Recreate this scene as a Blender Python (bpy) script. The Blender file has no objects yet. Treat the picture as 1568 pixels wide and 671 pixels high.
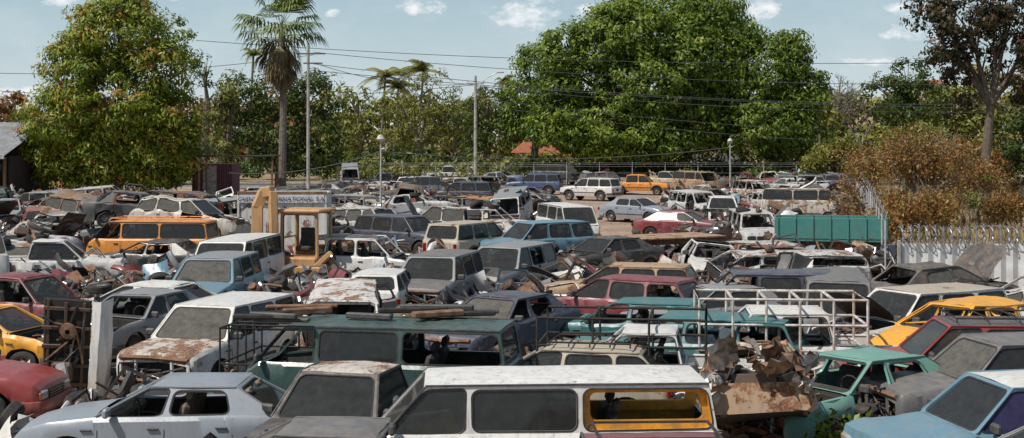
import bpy, math, random, time
import numpy as np
from mathutils import Vector, Matrix, noise, Euler
T0=time.time()
R=random.Random(11); NR=np.random.default_rng(5)
F=2178.0; CH=5.05; HZ=204.0
def at(u,v,h=0.0):
    # ground survey: bearing u and depression v of a point of height h -> world x,y
    d=F*(CH-h)/(v-HZ); return ((u-784)/F*d, d)
scene=bpy.context.scene
def link(o): scene.collection.objects.link(o); return o
# ---------------------------------------------------------------- materials
MATS={}
def nodes(name):
    m=bpy.data.materials.new(name); m.use_nodes=True; nt=m.node_tree; nt.nodes.clear()
    out=nt.nodes.new('ShaderNodeOutputMaterial'); MATS[name]=m
    return m,nt,out
def N(nt,t,ins=None,**p):
    n=nt.nodes.new(t)
    for k,v in p.items(): setattr(n,k,v)
    if ins:
        for k,v in ins.items():
            s=n.inputs[k]
            if hasattr(v,'is_output') : nt.links.new(v,s)
            else: s.default_value=v
    return n
def c4(c): return (c[0],c[1],c[2],1)
def mixc(nt,f,a,b,blend='MIX'):
    n=nt.nodes.new('ShaderNodeMix'); n.data_type='RGBA'; n.blend_type=blend
    for i,v in ((0,f),(6,a),(7,b)):
        if hasattr(v,'is_output'): nt.links.new(v,n.inputs[i])
        else: n.inputs[i].default_value = v if i==0 else c4(v)
    return n.outputs[2]
def math_(nt,op,a,b=0.0,clamp=False):
    n=nt.nodes.new('ShaderNodeMath'); n.operation=op; n.use_clamp=clamp
    for i,v in ((0,a),(1,b)):
        if hasattr(v,'is_output'): nt.links.new(v,n.inputs[i])
        else: n.inputs[i].default_value=v
    return n.outputs[0]
def ramp(nt,f,stops,interp='LINEAR'):
    n=nt.nodes.new('ShaderNodeValToRGB'); cr=n.color_ramp; cr.interpolation=interp
    while len(cr.elements)<len(stops): cr.elements.new(0.5)
    for e,(p,c) in zip(cr.elements,stops):
        e.position=p; e.color=c4(c) if hasattr(c,'__len__') else (c,c,c,1)
    nt.links.new(f,n.inputs[0]); return n.outputs[0]
RC=[(0.0,(.50,.50,.48)),(.12,(.27,.29,.31)),(.20,(.66,.65,.62)),(.33,(.018,.02,.026)),(.43,(.07,.08,.09)),(.50,(.40,.37,.30)),(.54,(.012,.022,.07)),(.61,(.20,.012,.018)),(.68,(.56,.57,.57)),(.76,(.03,.03,.032)),(.80,(.015,.13,.13)),(.84,(.22,.12,.06)),(.87,(.03,.09,.22)),(.92,(.5,.47,.42)),(.97,(.55,.2,.02))]
def paint(name,col,rust=.3,dust=.5,rough=.42,rand=False):
    m,nt,out=nodes(name)
    tc=N(nt,'ShaderNodeTexCoord'); oi=N(nt,'ShaderNodeObjectInfo')
    sc=N(nt,'ShaderNodeVectorMath',{0:tc.outputs['Object'],1:(0,0,0)},operation='ADD')
    mm=N(nt,'ShaderNodeCombineXYZ',{0:math_(nt,'MULTIPLY',oi.outputs['Random'],37.0),1:math_(nt,'MULTIPLY',oi.outputs['Random'],91.0)})
    nt.links.new(mm.outputs[0],sc.inputs[1]); v=sc.outputs[0]
    n1=N(nt,'ShaderNodeTexNoise',{'Vector':v,'Scale':1.7,'Detail':10,'Roughness':.72}).outputs[0]
    n2=N(nt,'ShaderNodeTexNoise',{'Vector':v,'Scale':4.5,'Detail':6,'Roughness':.7}).outputs[0]
    n3=N(nt,'ShaderNodeTexNoise',{'Vector':v,'Scale':30,'Detail':4,'Roughness':.7}).outputs[0]
    if rand: base=ramp(nt,oi.outputs['Random'],RC,'CONSTANT')
    else:
        r=N(nt,'ShaderNodeRGB'); r.outputs[0].default_value=c4(col); base=r.outputs[0]
    base=mixc(nt,math_(nt,'MULTIPLY',ramp(nt,n2,[(.3,.1),(.7,.5)]),.40),base,(.25,.235,.21))
    sv=N(nt,'ShaderNodeVectorMath',{0:v,1:(7.0,7.0,.9)},operation='MULTIPLY').outputs[0]
    n4=N(nt,'ShaderNodeTexNoise',{'Vector':sv,'Scale':1.3,'Detail':7,'Roughness':.75}).outputs[0]
    n5=N(nt,'ShaderNodeTexNoise',{'Vector':v,'Scale':2.6,'Detail':12,'Roughness':.78}).outputs[0]
    g=N(nt,'ShaderNodeNewGeometry'); sz=N(nt,'ShaderNodeSeparateXYZ',{0:g.outputs['Normal']}).outputs[2]
    up=math_(nt,'MAXIMUM',sz,0.0)
    df=math_(nt,'MULTIPLY',math_(nt,'ADD',math_(nt,'MULTIPLY',up,.7),.2),dust*.8)
    df=math_(nt,'MULTIPLY',df,ramp(nt,n2,[(.34,.15),(.62,1.0)]))
    zz=N(nt,'ShaderNodeSeparateXYZ',{0:tc.outputs['Object']}).outputs[2]
    mud=math_(nt,'MULTIPLY',ramp(nt,zz,[(.2,.7),(.62,0)]),ramp(nt,n2,[(.35,.2),(.6,1)]))
    df=math_(nt,'MAXIMUM',df,mud)
    base=mixc(nt,math_(nt,'MULTIPLY',ramp(nt,n4,[(.50,0),(.66,1)]),.25+.5*rust),base,(.10,.075,.055))
    base=mixc(nt,math_(nt,'MULTIPLY',ramp(nt,n5,[(.60,0),(.63,1)]),.3+.6*rust),base,(.27,.25,.23))
    c=mixc(nt,df,base,(.35,.275,.20))
    t=.68-.2*rust
    rm=ramp(nt,n1,[(t,0),(t+.04,1)])
    rm=math_(nt,'MULTIPLY',rm,ramp(nt,n3,[(.38,.45),(.5,1)]))
    rc=ramp(nt,n2,[(.3,(.07,.028,.015)),(.5,(.17,.07,.03)),(.7,(.28,.15,.08))])
    c=mixc(nt,rm,c,rc)
    st=ramp(nt,n3,[(.66,0),(.72,.6)])
    c=mixc(nt,math_(nt,'MULTIPLY',st,.35+rust*.5),c,(.07,.05,.04))
    ro=math_(nt,'ADD',math_(nt,'MULTIPLY',math_(nt,'MAXIMUM',df,rm),.55),rough,True)
    bp=N(nt,'ShaderNodeBump',{'Strength':.14,'Distance':.02,'Height':n2})
    b=N(nt,'ShaderNodeBsdfPrincipled',{'Base Color':c,'Roughness':ro,'Normal':bp.outputs[0]})
    b.inputs['Specular IOR Level'].default_value=.6
    nt.links.new(b.outputs[0],out.inputs[0]); return m
def plain(name,col,rough=.7,metal=0.0,var=.4,scale=6,col2=None,bump=.2):
    m,nt,out=nodes(name); tc=N(nt,'ShaderNodeTexCoord')
    n=N(nt,'ShaderNodeTexNoise',{'Vector':tc.outputs['Object'],'Scale':scale,'Detail':7,'Roughness':.68}).outputs[0]
    c2=col2 or tuple(x*(1-var) for x in col)
    c=mixc(nt,ramp(nt,n,[(.38,0),(.62,1)]),col,c2)
    bp=N(nt,'ShaderNodeBump',{'Strength':bump,'Distance':.02,'Height':n})
    b=N(nt,'ShaderNodeBsdfPrincipled',{'Base Color':c,'Roughness':rough,'Metallic':metal,'Normal':bp.outputs[0]})
    nt.links.new(b.outputs[0],out.inputs[0]); return m
def glass(name,tint,dustc,dustf):
    m,nt,out=nodes(name); tc=N(nt,'ShaderNodeTexCoord')
    n=N(nt,'ShaderNodeTexNoise',{'Vector':tc.outputs['Object'],'Scale':7,'Detail':9,'Roughness':.75}).outputs[0]
    tr=N(nt,'ShaderNodeBsdfTransparent',{'Color':c4(tint)})
    gl=N(nt,'ShaderNodeBsdfPrincipled',{'Base Color':(.012,.015,.017,1),'Roughness':.05})
    du=N(nt,'ShaderNodeBsdfDiffuse',{'Color':c4(dustc)})
    a=N(nt,'ShaderNodeMixShader',{0:.6,1:tr.outputs[0],2:gl.outputs[0]})
    f=math_(nt,'MULTIPLY',ramp(nt,n,[(.3,.35),(.72,1)]),dustf)
    b=N(nt,'ShaderNodeMixShader',{0:f,1:a.outputs[0],2:du.outputs[0]})
    nt.links.new(b.outputs[0],out.inputs[0]); return m
paint('p_rand',(0,0,0),.6,.5,.4,True); paint('p_rust_rand',(0,0,0),.9,.5,.6,True)
P={'white':((.70,.69,.66),.22,.35,.4),'van_white':((.72,.71,.68),.3,.18,.38),'silver':((.25,.285,.33),.0,.2,.28),'dsilver':((.22,.24,.26),.22,.4,.35),
'grey':((.10,.105,.115),.2,.45,.4),'black':((.014,.016,.02),.12,.4,.3),'navy':((.012,.025,.065),.1,.35,.3),'dgreen':((.006,.06,.055),.12,.2,.25),
'teal':((.12,.34,.28),.12,.3,.35),'dteal':((.01,.15,.16),.1,.25,.35),'lblue':((.10,.25,.34),.12,.3,.3),'blue':((.02,.07,.19),.2,.3,.35),'maroon':((.19,.008,.02),.12,.25,.3),'red':((.30,.012,.012),.05,.15,.28),
'orange':((.78,.27,.015),.25,.25,.45),'taxi':((.82,.37,.01),.1,.15,.38),'beige':((.44,.38,.29),.4,.4,.45),'tan':((.40,.25,.14),.8,.4,.65),'rustw':((.55,.51,.45),.9,.4,.55),
'excav':((.52,.27,.10),.32,.3,.6),'purple':((.15,.02,.055),.4,.25,.6),'tealbed':((.015,.20,.18),.25,.3,.5),'green':((.01,.28,.05),.1,.15,.45),'boxwhite':((.68,.67,.63),.6,.2,.55)}
for k,(c,a,b,r) in P.items(): paint('p_'+k,c,a,b,r)
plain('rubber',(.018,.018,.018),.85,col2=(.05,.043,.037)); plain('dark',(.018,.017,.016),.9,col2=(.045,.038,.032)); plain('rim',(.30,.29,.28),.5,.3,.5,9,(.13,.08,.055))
plain('int_dark',(.03,.028,.027),.85,col2=(.07,.06,.05)); plain('int_tan',(.22,.17,.12),.9); plain('engine',(.08,.07,.06),.65,.3,.5,8,(.14,.07,.04)); plain('alu',(.48,.47,.46),.38,.85,.5,7,(.2,.17,.14),.5)
plain('lamp',(.5,.5,.48),.12,.3,.3); plain('tail',(.28,.008,.008),.2,0,.5); plain('amber',(.5,.14,.01),.2); plain('plastic',(.04,.04,.042),.6,0,.4,5,(.10,.09,.08)); plain('chrome',(.5,.5,.5),.25,.9,.4,9,(.3,.2,.15))
plain('rust',(.13,.06,.035),.9,0,.4,7,(.26,.15,.09)); plain('whitepipe',(.66,.65,.62),.5,0,.3,5,(.35,.25,.18)); plain('vanint',(.72,.33,.015),.6,0,.3,5,(.4,.2,.04)); plain('concrete',(.45,.43,.40),.85,0,.3,2,(.28,.26,.23)); plain('galv',(.55,.56,.57),.5,.15,.3,1.8,(.32,.31,.29)); plain('fencesheet',(.78,.79,.80),.45,.05,.3,1.4,(.54,.52,.49)); plain('wire',(.06,.06,.06),.6); plain('razor',(.42,.42,.43),.4,.5)
plain('bark',(.09,.07,.055),.95,0,.4,4,(.15,.12,.09),.6); plain('barkgrey',(.20,.17,.14),.95,0,.4,4,(.11,.09,.07),.6); plain('text_blue',(.02,.05,.15),.6); plain('roof_tile',(.38,.12,.06),.85,0,.4,3); plain('wall_cream',(.55,.47,.36),.9,0,.2,2); plain('shed_roof',(.36,.38,.41),.5,.3,.3,1.2,(.25,.22,.2))
glass('glass',(.45,.5,.5),(.22,.21,.19),.16); glass('glass_dusty',(.35,.36,.35),(.24,.22,.19),.62); glass('glass_purple',(.22,.16,.42),(.10,.08,.22),.5)
# ---------------------------------------------------------------- mesh builder
class MB:
    def __init__(s): s.v=[];s.f=[];s.m=[];s.s=[];s.names=[];s.M=None
    def mi(s,n):
        if n not in s.names: s.names.append(n)
        return s.names.index(n)
    def add(s,vs,fs,mat,sm=False):
        o=len(s.v); M=s.M
        if M is None: s.v.extend([tuple(v) for v in vs])
        else: s.v.extend([tuple(M@Vector(v)) for v in vs])
        k=s.mi(mat)
        for f in fs: s.f.append(tuple(i+o for i in f)); s.m.append(k); s.s.append(sm)
    def crumple(s,amp,fr,seed,fn=None):
        off=Vector((seed*7.3,seed*3.1,seed*1.7)); out=[]
        for v in s.v:
            V=Vector(v); a=amp*(fn(V) if fn else 1)
            if a>.001: V=V+(noise.noise_vector(V*fr+off)+.5*noise.noise_vector(V*fr*2.7+off))*a
            if a>.012: V=V+noise.noise_vector(V*5.5+off)*a*.3
            out.append(tuple(V))
        s.v=out
    def mesh(s,name):
        me=bpy.data.meshes.new(name); me.from_pydata(s.v,[],s.f)
        for n in s.names: me.materials.append(MATS[n])
        me.polygons.foreach_set('material_index',s.m); me.polygons.foreach_set('use_smooth',s.s)
        me.set_sharp_from_angle(angle=.6); me.update(); return me
    def obj(s,name,loc=(0,0,0),rot=(0,0,0),parent=None):
        o=bpy.data.objects.new(name,s.mesh(name)); o.location=loc; o.rotation_euler=rot
        if parent: o.parent=parent
        return link(o)
def box(mb,c,s,mat,b=.0,M=None):
    x,y,z=s[0]/2,s[1]/2,s[2]/2; b=min(b,.45*min(s))
    if b<=0:
        vs=[(c[0]+i*x,c[1]+j*y,c[2]+k*z) for i in(-1,1) for j in(-1,1) for k in(-1,1)]
        fs=[(0,1,3,2),(4,6,7,5),(0,4,5,1),(2,3,7,6),(0,2,6,4),(1,5,7,3)]
    else:
        vs=[];ix={}
        for a in range(3):
            for i in(-1,1):
                for j in(-1,1):
                    for k in(-1,1):
                        e=[x-b,y-b,z-b]; e[a]+=b; ix[(a,i,j,k)]=len(vs); vs.append((c[0]+i*e[0],c[1]+j*e[1],c[2]+k*e[2]))
        fs=[]
        for i in(-1,1):
            fs.append(tuple(ix[(0,i,j,k)] for j,k in((-1,-1),(1,-1),(1,1),(-1,1))))
            fs.append(tuple(ix[(1,j,i,k)] for j,k in((-1,-1),(1,-1),(1,1),(-1,1))))
            fs.append(tuple(ix[(2,j,k,i)] for j,k in((-1,-1),(1,-1),(1,1),(-1,1))))
            for j in(-1,1):
                fs.append((ix[(0,i,j,-1)],ix[(0,i,j,1)],ix[(1,i,j,1)],ix[(1,i,j,-1)]))
                fs.append((ix[(0,i,-1,j)],ix[(0,i,1,j)],ix[(2,i,1,j)],ix[(2,i,-1,j)]))
                fs.append((ix[(1,-1,i,j)],ix[(1,1,i,j)],ix[(2,1,i,j)],ix[(2,-1,i,j)]))
                for k in(-1,1): fs.append((ix[(0,i,j,k)],ix[(1,i,j,k)],ix[(2,i,j,k)]))
    if M is not None: vs=[M@Vector(v) for v in vs]
    mb.add(vs,fs,mat)
def tube(mb,pts,rad,mat,n=6,cap=True):
    pts=[Vector(p) for p in pts]; k=len(pts)
    if not hasattr(rad,'__len__'): rad=[rad]*k
    vs=[];fs=[]
    for i,p in enumerate(pts):
        t=(pts[min(i+1,k-1)]-pts[max(i-1,0)]).normalized()
        a=t.cross(Vector((0,0,1)) if abs(t.z)<.9 else Vector((1,0,0))).normalized(); b=t.cross(a)
        for j in range(n):
            an=2*math.pi*j/n; vs.append(p+(a*math.cos(an)+b*math.sin(an))*rad[i])
    for i in range(k-1):
        for j in range(n):
            j2=(j+1)%n; fs.append((i*n+j,i*n+j2,(i+1)*n+j2,(i+1)*n+j))
    if cap: fs.append(tuple(range(n))); fs.append(tuple((k-1)*n+j for j in range(n)))
    mb.add(vs,fs,mat,True)
def lathe(mb,c,prof,mat,n=20,ax=1,sg=1,sm=True):
    vs=[];fs=[]
    for r,h in prof:
        for j in range(n):
            a=2*math.pi*j/n; p=[0,0,0]; p[ax]=h*sg; p[(ax+1)%3]=r*math.cos(a); p[(ax+2)%3]=r*math.sin(a)
            vs.append((c[0]+p[0],c[1]+p[1],c[2]+p[2]))
    for i in range(len(prof)-1):
        for j in range(n):
            j2=(j+1)%n; fs.append((i*n+j,i*n+j2,(i+1)*n+j2,(i+1)*n+j))
    mb.add(vs,fs,mat,sm)
def wheel(mb,c,r,w,sg,rim='rim',n=20,ax=1,flat=0):
    lathe(mb,c,[(r*.62,w*.42),(r*.68,w*.5),(r*.92,w*.5),(r,w*.33),(r,-w*.33),(r*.92,-w*.5),(r*.6,-w*.5)],'rubber',n,ax,sg)
    lathe(mb,c,[(r*.63,w*.42),(r*.57,w*.36),(r*.52,w*.12),(r*.34,w*.16),(r*.2,w*.34),(.001,w*.36)],rim,n,ax,sg)
    for k in range(6):
        a=k*math.pi/3+.2; q=[c[0],c[1],c[2]]; q[(ax+1)%3]+=r*.42*math.cos(a); q[(ax+2)%3]+=r*.42*math.sin(a)
        q[ax]+=sg*(w*.15+.004); lathe(mb,q,[(r*.085,.012),(.001,.014)],'dark',6,ax,sg)
def quadP(q,s,t): return q[0].lerp(q[1],s).lerp(q[3].lerp(q[2],s),t)
def wcell(mb,q,ins,r,mat,glass=None,lip=.04,lipmat=None,n=3,rub='rubber'):
    q=[Vector(p) for p in q]
    w=max(.05,((q[1]-q[0]).length+(q[2]-q[3]).length)/2); h=max(.05,(q[3]-q[0]).length)
    Nn=(q[1]-q[0]).cross(q[3]-q[0])
    if Nn.length<1e-6: Nn=(q[2]-q[0]).cross(q[3]-q[1])
    Nn.normalize()
    def poly(e,rr):
        l,rt,b,t=ins[0]-e,ins[1]-e,ins[2]-e,ins[3]-e; rr=min(rr,(w-l-rt)*.45,(h-b-t)*.45)
        x0,x1,y0,y1=l/w,1-rt/w,b/h,1-t/h; rx,ry=rr/w,rr/h; P_=[];O=[]
        for ci,(cx,cy,ox,oy,a0) in enumerate(((x0+rx,y0+ry,0,0,180),(x1-rx,y0+ry,1,0,270),(x1-rx,y1-ry,1,1,0),(x0+rx,y1-ry,0,1,90))):
            for k in range(n):
                a=math.radians(a0+90*k/(n-1)); P_.append((cx+rx*math.cos(a),cy+ry*math.sin(a)))
                vert=ci in(0,2); A=(ox,cy) if vert else (cx,oy); B=(cx,oy) if vert else (ox,cy); m=(n-1)/2
                if k<=m: f=k/m; O.append((A[0]+(ox-A[0])*f,A[1]+(oy-A[1])*f))
                else: f=(k-m)/m; O.append((ox+(B[0]-ox)*f,oy+(B[1]-oy)*f))
        return P_,O
    if w-ins[0]-ins[1]<.1 or h-ins[2]-ins[3]<.08:
        mb.add(q,[(0,1,2,3)],mat); return
    p,o=poly(0,r); K=len(p)
    vo=[quadP(q,*a) for a in o]; vi=[quadP(q,*a) for a in p]; vl=[a-Nn*lip for a in vi]
    mb.add(vo+vi,[(i,(i+1)%K,K+(i+1)%K,K+i) for i in range(K)],mat,True)
    mb.add(vi+vl,[(i,(i+1)%K,K+(i+1)%K,K+i) for i in range(K)],lipmat or mat,True)
    mb.add([a-Nn*lip for a in vo]+vl,[(i,(i+1)%K,K+(i+1)%K,K+i) for i in range(K)],lipmat or 'int_dark')
    if rub:
        p2,_=poly(.022,r+.02); ve=[quadP(q,*a)+Nn*.004 for a in p2]
        mb.add(ve+[a+Nn*.004 for a in vi],[(i,(i+1)%K,K+(i+1)%K,K+i) for i in range(K)],rub)
    if glass: mb.add([a-Nn*.014 for a in vi],[tuple(range(K))],glass)
# ---------------------------------------------------------------- vehicles
SPEC={
'sedan':dict(L=4.45,W=1.72,H=1.42,sill=.22,wr=.31,wx=(1.38,-1.28),cab=(-1.62,-1.0,.25,1.02),yt=.68,tp=.14,top=[(-2.225,.72),(-2.17,.92),(-1.62,1.0),(1.02,.95),(1.7,.87),(2.1,.76),(2.2,.66),(2.225,.55)],
   cb=[-1.62,-1.0,-.02,1.02],ct=[-1.0,-.88,-.08,.25],solid=[0],doors=[-1.0,-.02,.95]),
'hatch':dict(L=3.85,W=1.65,H=1.42,sill=.22,wr=.29,wx=(1.2,-1.2),cab=(-1.8,-1.4,.25,1.0),yt=.70,tp=.13,top=[(-1.925,.7),(-1.88,.9),(-1.8,.97),(1.0,.93),(1.5,.85),(1.82,.74),(1.925,.58)],
   cb=[-1.8,-1.0,-.1,1.0],ct=[-1.4,-.98,-.12,.25],solid=[],doors=[-1.0,-.1,.9]),
'suv':dict(L=4.55,W=1.8,H=1.72,sill=.36,wr=.37,wx=(1.42,-1.3),cab=(-2.2,-2.0,.42,1.05),yt=.76,tp=.08,top=[(-2.275,.95),(-2.25,1.03),(-2.2,1.1),(1.05,1.08),(1.9,1.0),(2.2,.95),(2.275,.80)],
   cb=[-2.2,-1.18,-.12,1.05],ct=[-2.0,-1.12,-.14,.42],solid=[],doors=[-1.1,-.12,.95]),
'wagon':dict(L=4.4,W=1.68,H=1.48,sill=.24,wr=.30,wx=(1.32,-1.25),cab=(-2.1,-1.8,.25,1.0),yt=.71,tp=.11,top=[(-2.2,.75),(-2.16,.92),(-2.1,.98),(1.0,.95),(1.75,.86),(2.1,.78),(2.2,.6)],
   cb=[-2.1,-1.1,-.1,1.0],ct=[-1.8,-1.05,-.12,.25],solid=[],doors=[-1.1,-.1,.9]),
'pickup':dict(L=4.9,W=1.7,H=1.64,sill=.36,wr=.35,wx=(1.5,-1.35),cab=(-.55,-.42,.5,1.15),yt=.74,tp=.07,top=[(-2.45,.98),(-2.4,1.02),(1.15,1.02),(1.9,.95),(2.35,.9),(2.45,.75)],
   cb=[-.55,1.15],ct=[-.42,.5],solid=[],doors=[-.4,1.0],bed=-.62),
'pickup4':dict(L=5.0,W=1.72,H=1.68,sill=.36,wr=.35,wx=(1.55,-1.4),cab=(-1.0,-.88,.52,1.2),yt=.75,tp=.07,top=[(-2.5,.98),(-2.45,1.02),(1.2,1.04),(1.95,.97),(2.4,.92),(2.5,.77)],
   cb=[-1.0,0.05,1.2],ct=[-.88,0.05,.52],solid=[],doors=[-.9,.05,1.05],bed=-1.07),
'van':dict(L=4.5,W=1.7,H=1.97,sill=.32,wr=.32,wx=(1.5,-1.2),cab=(-2.18,-2.08,1.45,2.1),yt=.83,tp=.05,top=[(-2.25,1.05),(-2.22,1.25),(-2.18,1.33),(1.9,1.33),(2.1,1.2),(2.2,1.02),(2.25,.8)],
   cb=[-2.18,-.46,.93,2.1],ct=[-2.08,-.46,.93,1.45],solid=[],doors=[-.46,.93,1.9]),
}
NAMES={'sedan':'sedan_car','hatch':'hatchback_car','suv':'off_road_suv','wagon':'station_wagon','pickup':'pickup_truck','pickup4':'crew_cab_pickup_truck','van':'passenger_van'}
def build_car(kind,pt,o=None):
    o=dict(o or {}); S=SPEC[kind]; mb=MB(); L=S['L']; W=S['W']; H=S['H']; hl=L/2; sc=o.get('det',1)
    tx=[a for a,b in S['top']]; tz=[b for a,b in S['top']]
    xr,xe,xf,xc=S['cab']; wr=S['wr']; AR=wr+.075; sill=S['sill']; bed=S.get('bed')
    hoodp=o.get('hoodpaint',pt)
    def zt(x): return float(np.interp(x,tx,tz))
    def hw(x):
        t=abs(x)/hl; w=W/2*(1-S['tp']*t**4); e=hl-abs(x)
        if e<.14: w-=.07*(1-e/.14)**2
        return w
    cols=[]
    nx=int(26*sc)+10
    xs=set(round(-hl+L*i/nx,4) for i in range(nx+1)); xs|={xr,xc,hl-.04,-hl+.04,hl-.1,-hl+.1}|set(tx)
    if bed: xs|={bed,-hl+.08}
    for x in xs:
        if not any(abs(x-a)<AR+.02 for a in S['wx']): cols.append((x,sill))
    for a in S['wx']:
        cols+= [(a-AR-.004,sill),(a+AR+.004,sill)]
        m=int(6*sc)+4
        for i in range(m+1):
            an=math.pi*i/m; cols.append((a+AR*math.cos(an),wr+.02+AR*math.sin(an)*.97))
    cols.sort()
    def prof(x,zb):
        z=zt(x); zs=z-.06; w=hw(x); fl=.94 if zb<.5 else 1.0
        cab= xr<=x<=xc; cr=0.0 if cab else .035
        return [(w*fl,zb),(w,zb+(zs-zb)*.28),(w*1.0,zb+(zs-zb)*.62),(w*.985,zs),(w*.93,z),(w*.5,z+cr),(0,z+cr*1.25)]
    def sy(x,z):
        p=prof(x,sill); return float(np.interp(z,[a[1] for a in p[:5]],[a[0] for a in p[:5]]))
    md=o.get('nodoor'); nohood=o.get('nohood') or o.get('openhood')
    for sg in(1,-1):
        V=[]
        for x,zb in cols:
            V+=[(x,sg*a,b) for a,b in prof(x,zb)]
        side=[];hood=[]
        for i in range(len(cols)-1):
            xm=(cols[i][0]+cols[i+1][0])/2
            for k in range(6):
                f=(i*7+k,(i+1)*7+k,(i+1)*7+k+1,i*7+k+1)
                if k<4:
                    if md and md[0]<xm<md[1] and (o.get('bothdoor') or sg==o.get('ds',1)) : continue
                    side.append(f)
                else:
                    if xr<xm<xc: continue
                    if bed and xm<bed and xm>-hl+.08: continue
                    if xm>xc:
                        if not nohood: hood.append(f)
                        continue
                    if o.get('notrunk') and xm<xr-.05: continue
                    side.append(f)
        mb.add(V,side,pt,True)
        if hood: mb.add(V,hood,hoodp,True)
        A=[(x,sg*(prof(x,zb)[0][0]),zb) for x,zb in cols]; B=[(x,sg*(prof(x,zb)[0][0]-.16),zb+.01) for x,zb in cols]; K=len(cols)
        mb.add(A+B,[(i,i+1,K+i+1,K+i) for i in range(K-1)],'dark')
        A=[(x,sg*(hw(x)*.93-.03),zt(x)-.01) for x,zb in cols if xr<=x<=xc]; K=len(A); B=[(x,y,sill+.1) for x,y,z in A]
        if K>1 and not md: mb.add(A+B,[(i,i+1,K+i+1,K+i) for i in range(K-1)],o.get('inner','int_dark'))
    if o.get('openhood'):
        l=hl-xc-.12; an=math.radians(o['openhood']); V=[]; m=6
        for i in range(m+1):
            t=i/m; X=xc+.03+l*t*math.cos(an); Z=zt(xc)+.03+l*t*math.sin(an)-.06*t*t
            w_=hw(xc+l*t)*.9
            for j in range(7):
                y=-1+j/3; V.append((X+.03*(1-y*y)*-math.sin(an),y*w_,Z+.03*(1-y*y)*math.cos(an)))
        fs=[(i*7+j,(i+1)*7+j,(i+1)*7+j+1,i*7+j+1) for i in range(m) for j in range(6)]
        mb.add(V,fs,hoodp,True); mb.add([(a-.015,b,c-.02) for a,b,c in V],fs,'engine',True)
    for e in(1,-1):
        x,zb=cols[-1] if e>0 else cols[0]; p=prof(x,zb)
        vs=[(x,a,b) for a,b in p]+[(x,-a,b) for a,b in reversed(p[:-1])]
        if e>0 and nohood:
            vs=[v for v in vs if v[2]<.66*zt(xc)]
        if e>0 and o.get('strip'): continue
        mb.add(vs,[tuple(range(len(vs)))],pt)
    iw=W-.42
    if o.get('strip'):
        zz_=zt(hl-.1); w_=hw(hl)
        box(mb,(hl-.16,0,sill+.3),(.05,w_*1.1,.46),'engine',.01)
        for q in (zz_-.05,sill+.12): tube(mb,[(hl-.02,-w_*.95,q),(hl+.02,0,q+.01),(hl-.02,w_*.95,q)],.04,'rust',6)
        for sg in(1,-1):
            tube(mb,[(hl-.03,sg*w_*.52,sill+.1),(hl-.03,sg*w_*.5,zz_-.05)],.035,pt,6); tube(mb,[(hl-.05,sg*w_*.93,sill+.1),(hl-.05,sg*w_*.93,zz_-.06)],.04,pt,6)
            box(mb,(hl-.2,sg*w_*.72,zz_-.2),(.2,w_*.34,.2),'rust',.03); box(mb,(hl+.1,sg*w_*.5,sill+.1),(.3,.09,.1),'rust',.01)
        for k in range(10):
            a=[(hl+R.uniform(-.2,.06),R.uniform(-w_,w_)*.9,R.uniform(sill+.1,zz_-.1)) for _ in range(3)]; tube(mb,a,.016,R.choice(['rubber','rust','plastic','alu']),5)
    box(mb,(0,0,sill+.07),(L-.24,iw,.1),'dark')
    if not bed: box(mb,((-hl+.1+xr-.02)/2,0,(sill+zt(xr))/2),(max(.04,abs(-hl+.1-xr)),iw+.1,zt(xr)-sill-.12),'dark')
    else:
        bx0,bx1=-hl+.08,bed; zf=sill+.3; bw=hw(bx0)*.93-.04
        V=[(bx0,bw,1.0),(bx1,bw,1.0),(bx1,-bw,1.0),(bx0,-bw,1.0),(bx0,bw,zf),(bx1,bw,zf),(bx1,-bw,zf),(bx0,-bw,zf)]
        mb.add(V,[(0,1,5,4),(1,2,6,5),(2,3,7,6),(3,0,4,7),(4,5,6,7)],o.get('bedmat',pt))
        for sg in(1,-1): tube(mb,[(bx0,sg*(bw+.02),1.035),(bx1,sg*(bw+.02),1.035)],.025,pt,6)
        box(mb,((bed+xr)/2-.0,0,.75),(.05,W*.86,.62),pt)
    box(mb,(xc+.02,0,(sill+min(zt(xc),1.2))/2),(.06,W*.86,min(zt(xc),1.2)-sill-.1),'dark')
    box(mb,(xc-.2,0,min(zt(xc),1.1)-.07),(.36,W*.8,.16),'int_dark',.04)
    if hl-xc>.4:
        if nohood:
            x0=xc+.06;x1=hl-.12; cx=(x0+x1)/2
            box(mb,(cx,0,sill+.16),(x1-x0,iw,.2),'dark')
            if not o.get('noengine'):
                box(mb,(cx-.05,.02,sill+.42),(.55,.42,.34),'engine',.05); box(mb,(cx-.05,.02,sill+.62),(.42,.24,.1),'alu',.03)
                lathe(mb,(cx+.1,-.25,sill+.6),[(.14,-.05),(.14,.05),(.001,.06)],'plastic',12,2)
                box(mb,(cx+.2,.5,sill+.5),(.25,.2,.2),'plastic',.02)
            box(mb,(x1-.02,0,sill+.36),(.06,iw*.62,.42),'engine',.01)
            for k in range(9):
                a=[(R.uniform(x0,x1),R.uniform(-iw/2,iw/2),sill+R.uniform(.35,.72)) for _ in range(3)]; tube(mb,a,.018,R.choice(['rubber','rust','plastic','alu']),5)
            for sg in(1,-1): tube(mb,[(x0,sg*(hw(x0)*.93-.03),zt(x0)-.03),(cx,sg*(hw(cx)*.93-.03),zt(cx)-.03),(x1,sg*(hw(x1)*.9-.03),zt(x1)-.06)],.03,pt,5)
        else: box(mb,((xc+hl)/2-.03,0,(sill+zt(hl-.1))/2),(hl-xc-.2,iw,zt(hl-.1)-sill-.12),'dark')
    gz=o.get('crush',0.0); zE=H-.06-gz; yb=lambda x:hw(x)*.93; yt0=S['yt']*W/2
    ytf=lambda x: yt0*(1-.05*max(0,(x-xe)/(xf-xe)-.5)*2) if not kind=='van' else yt0
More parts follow.
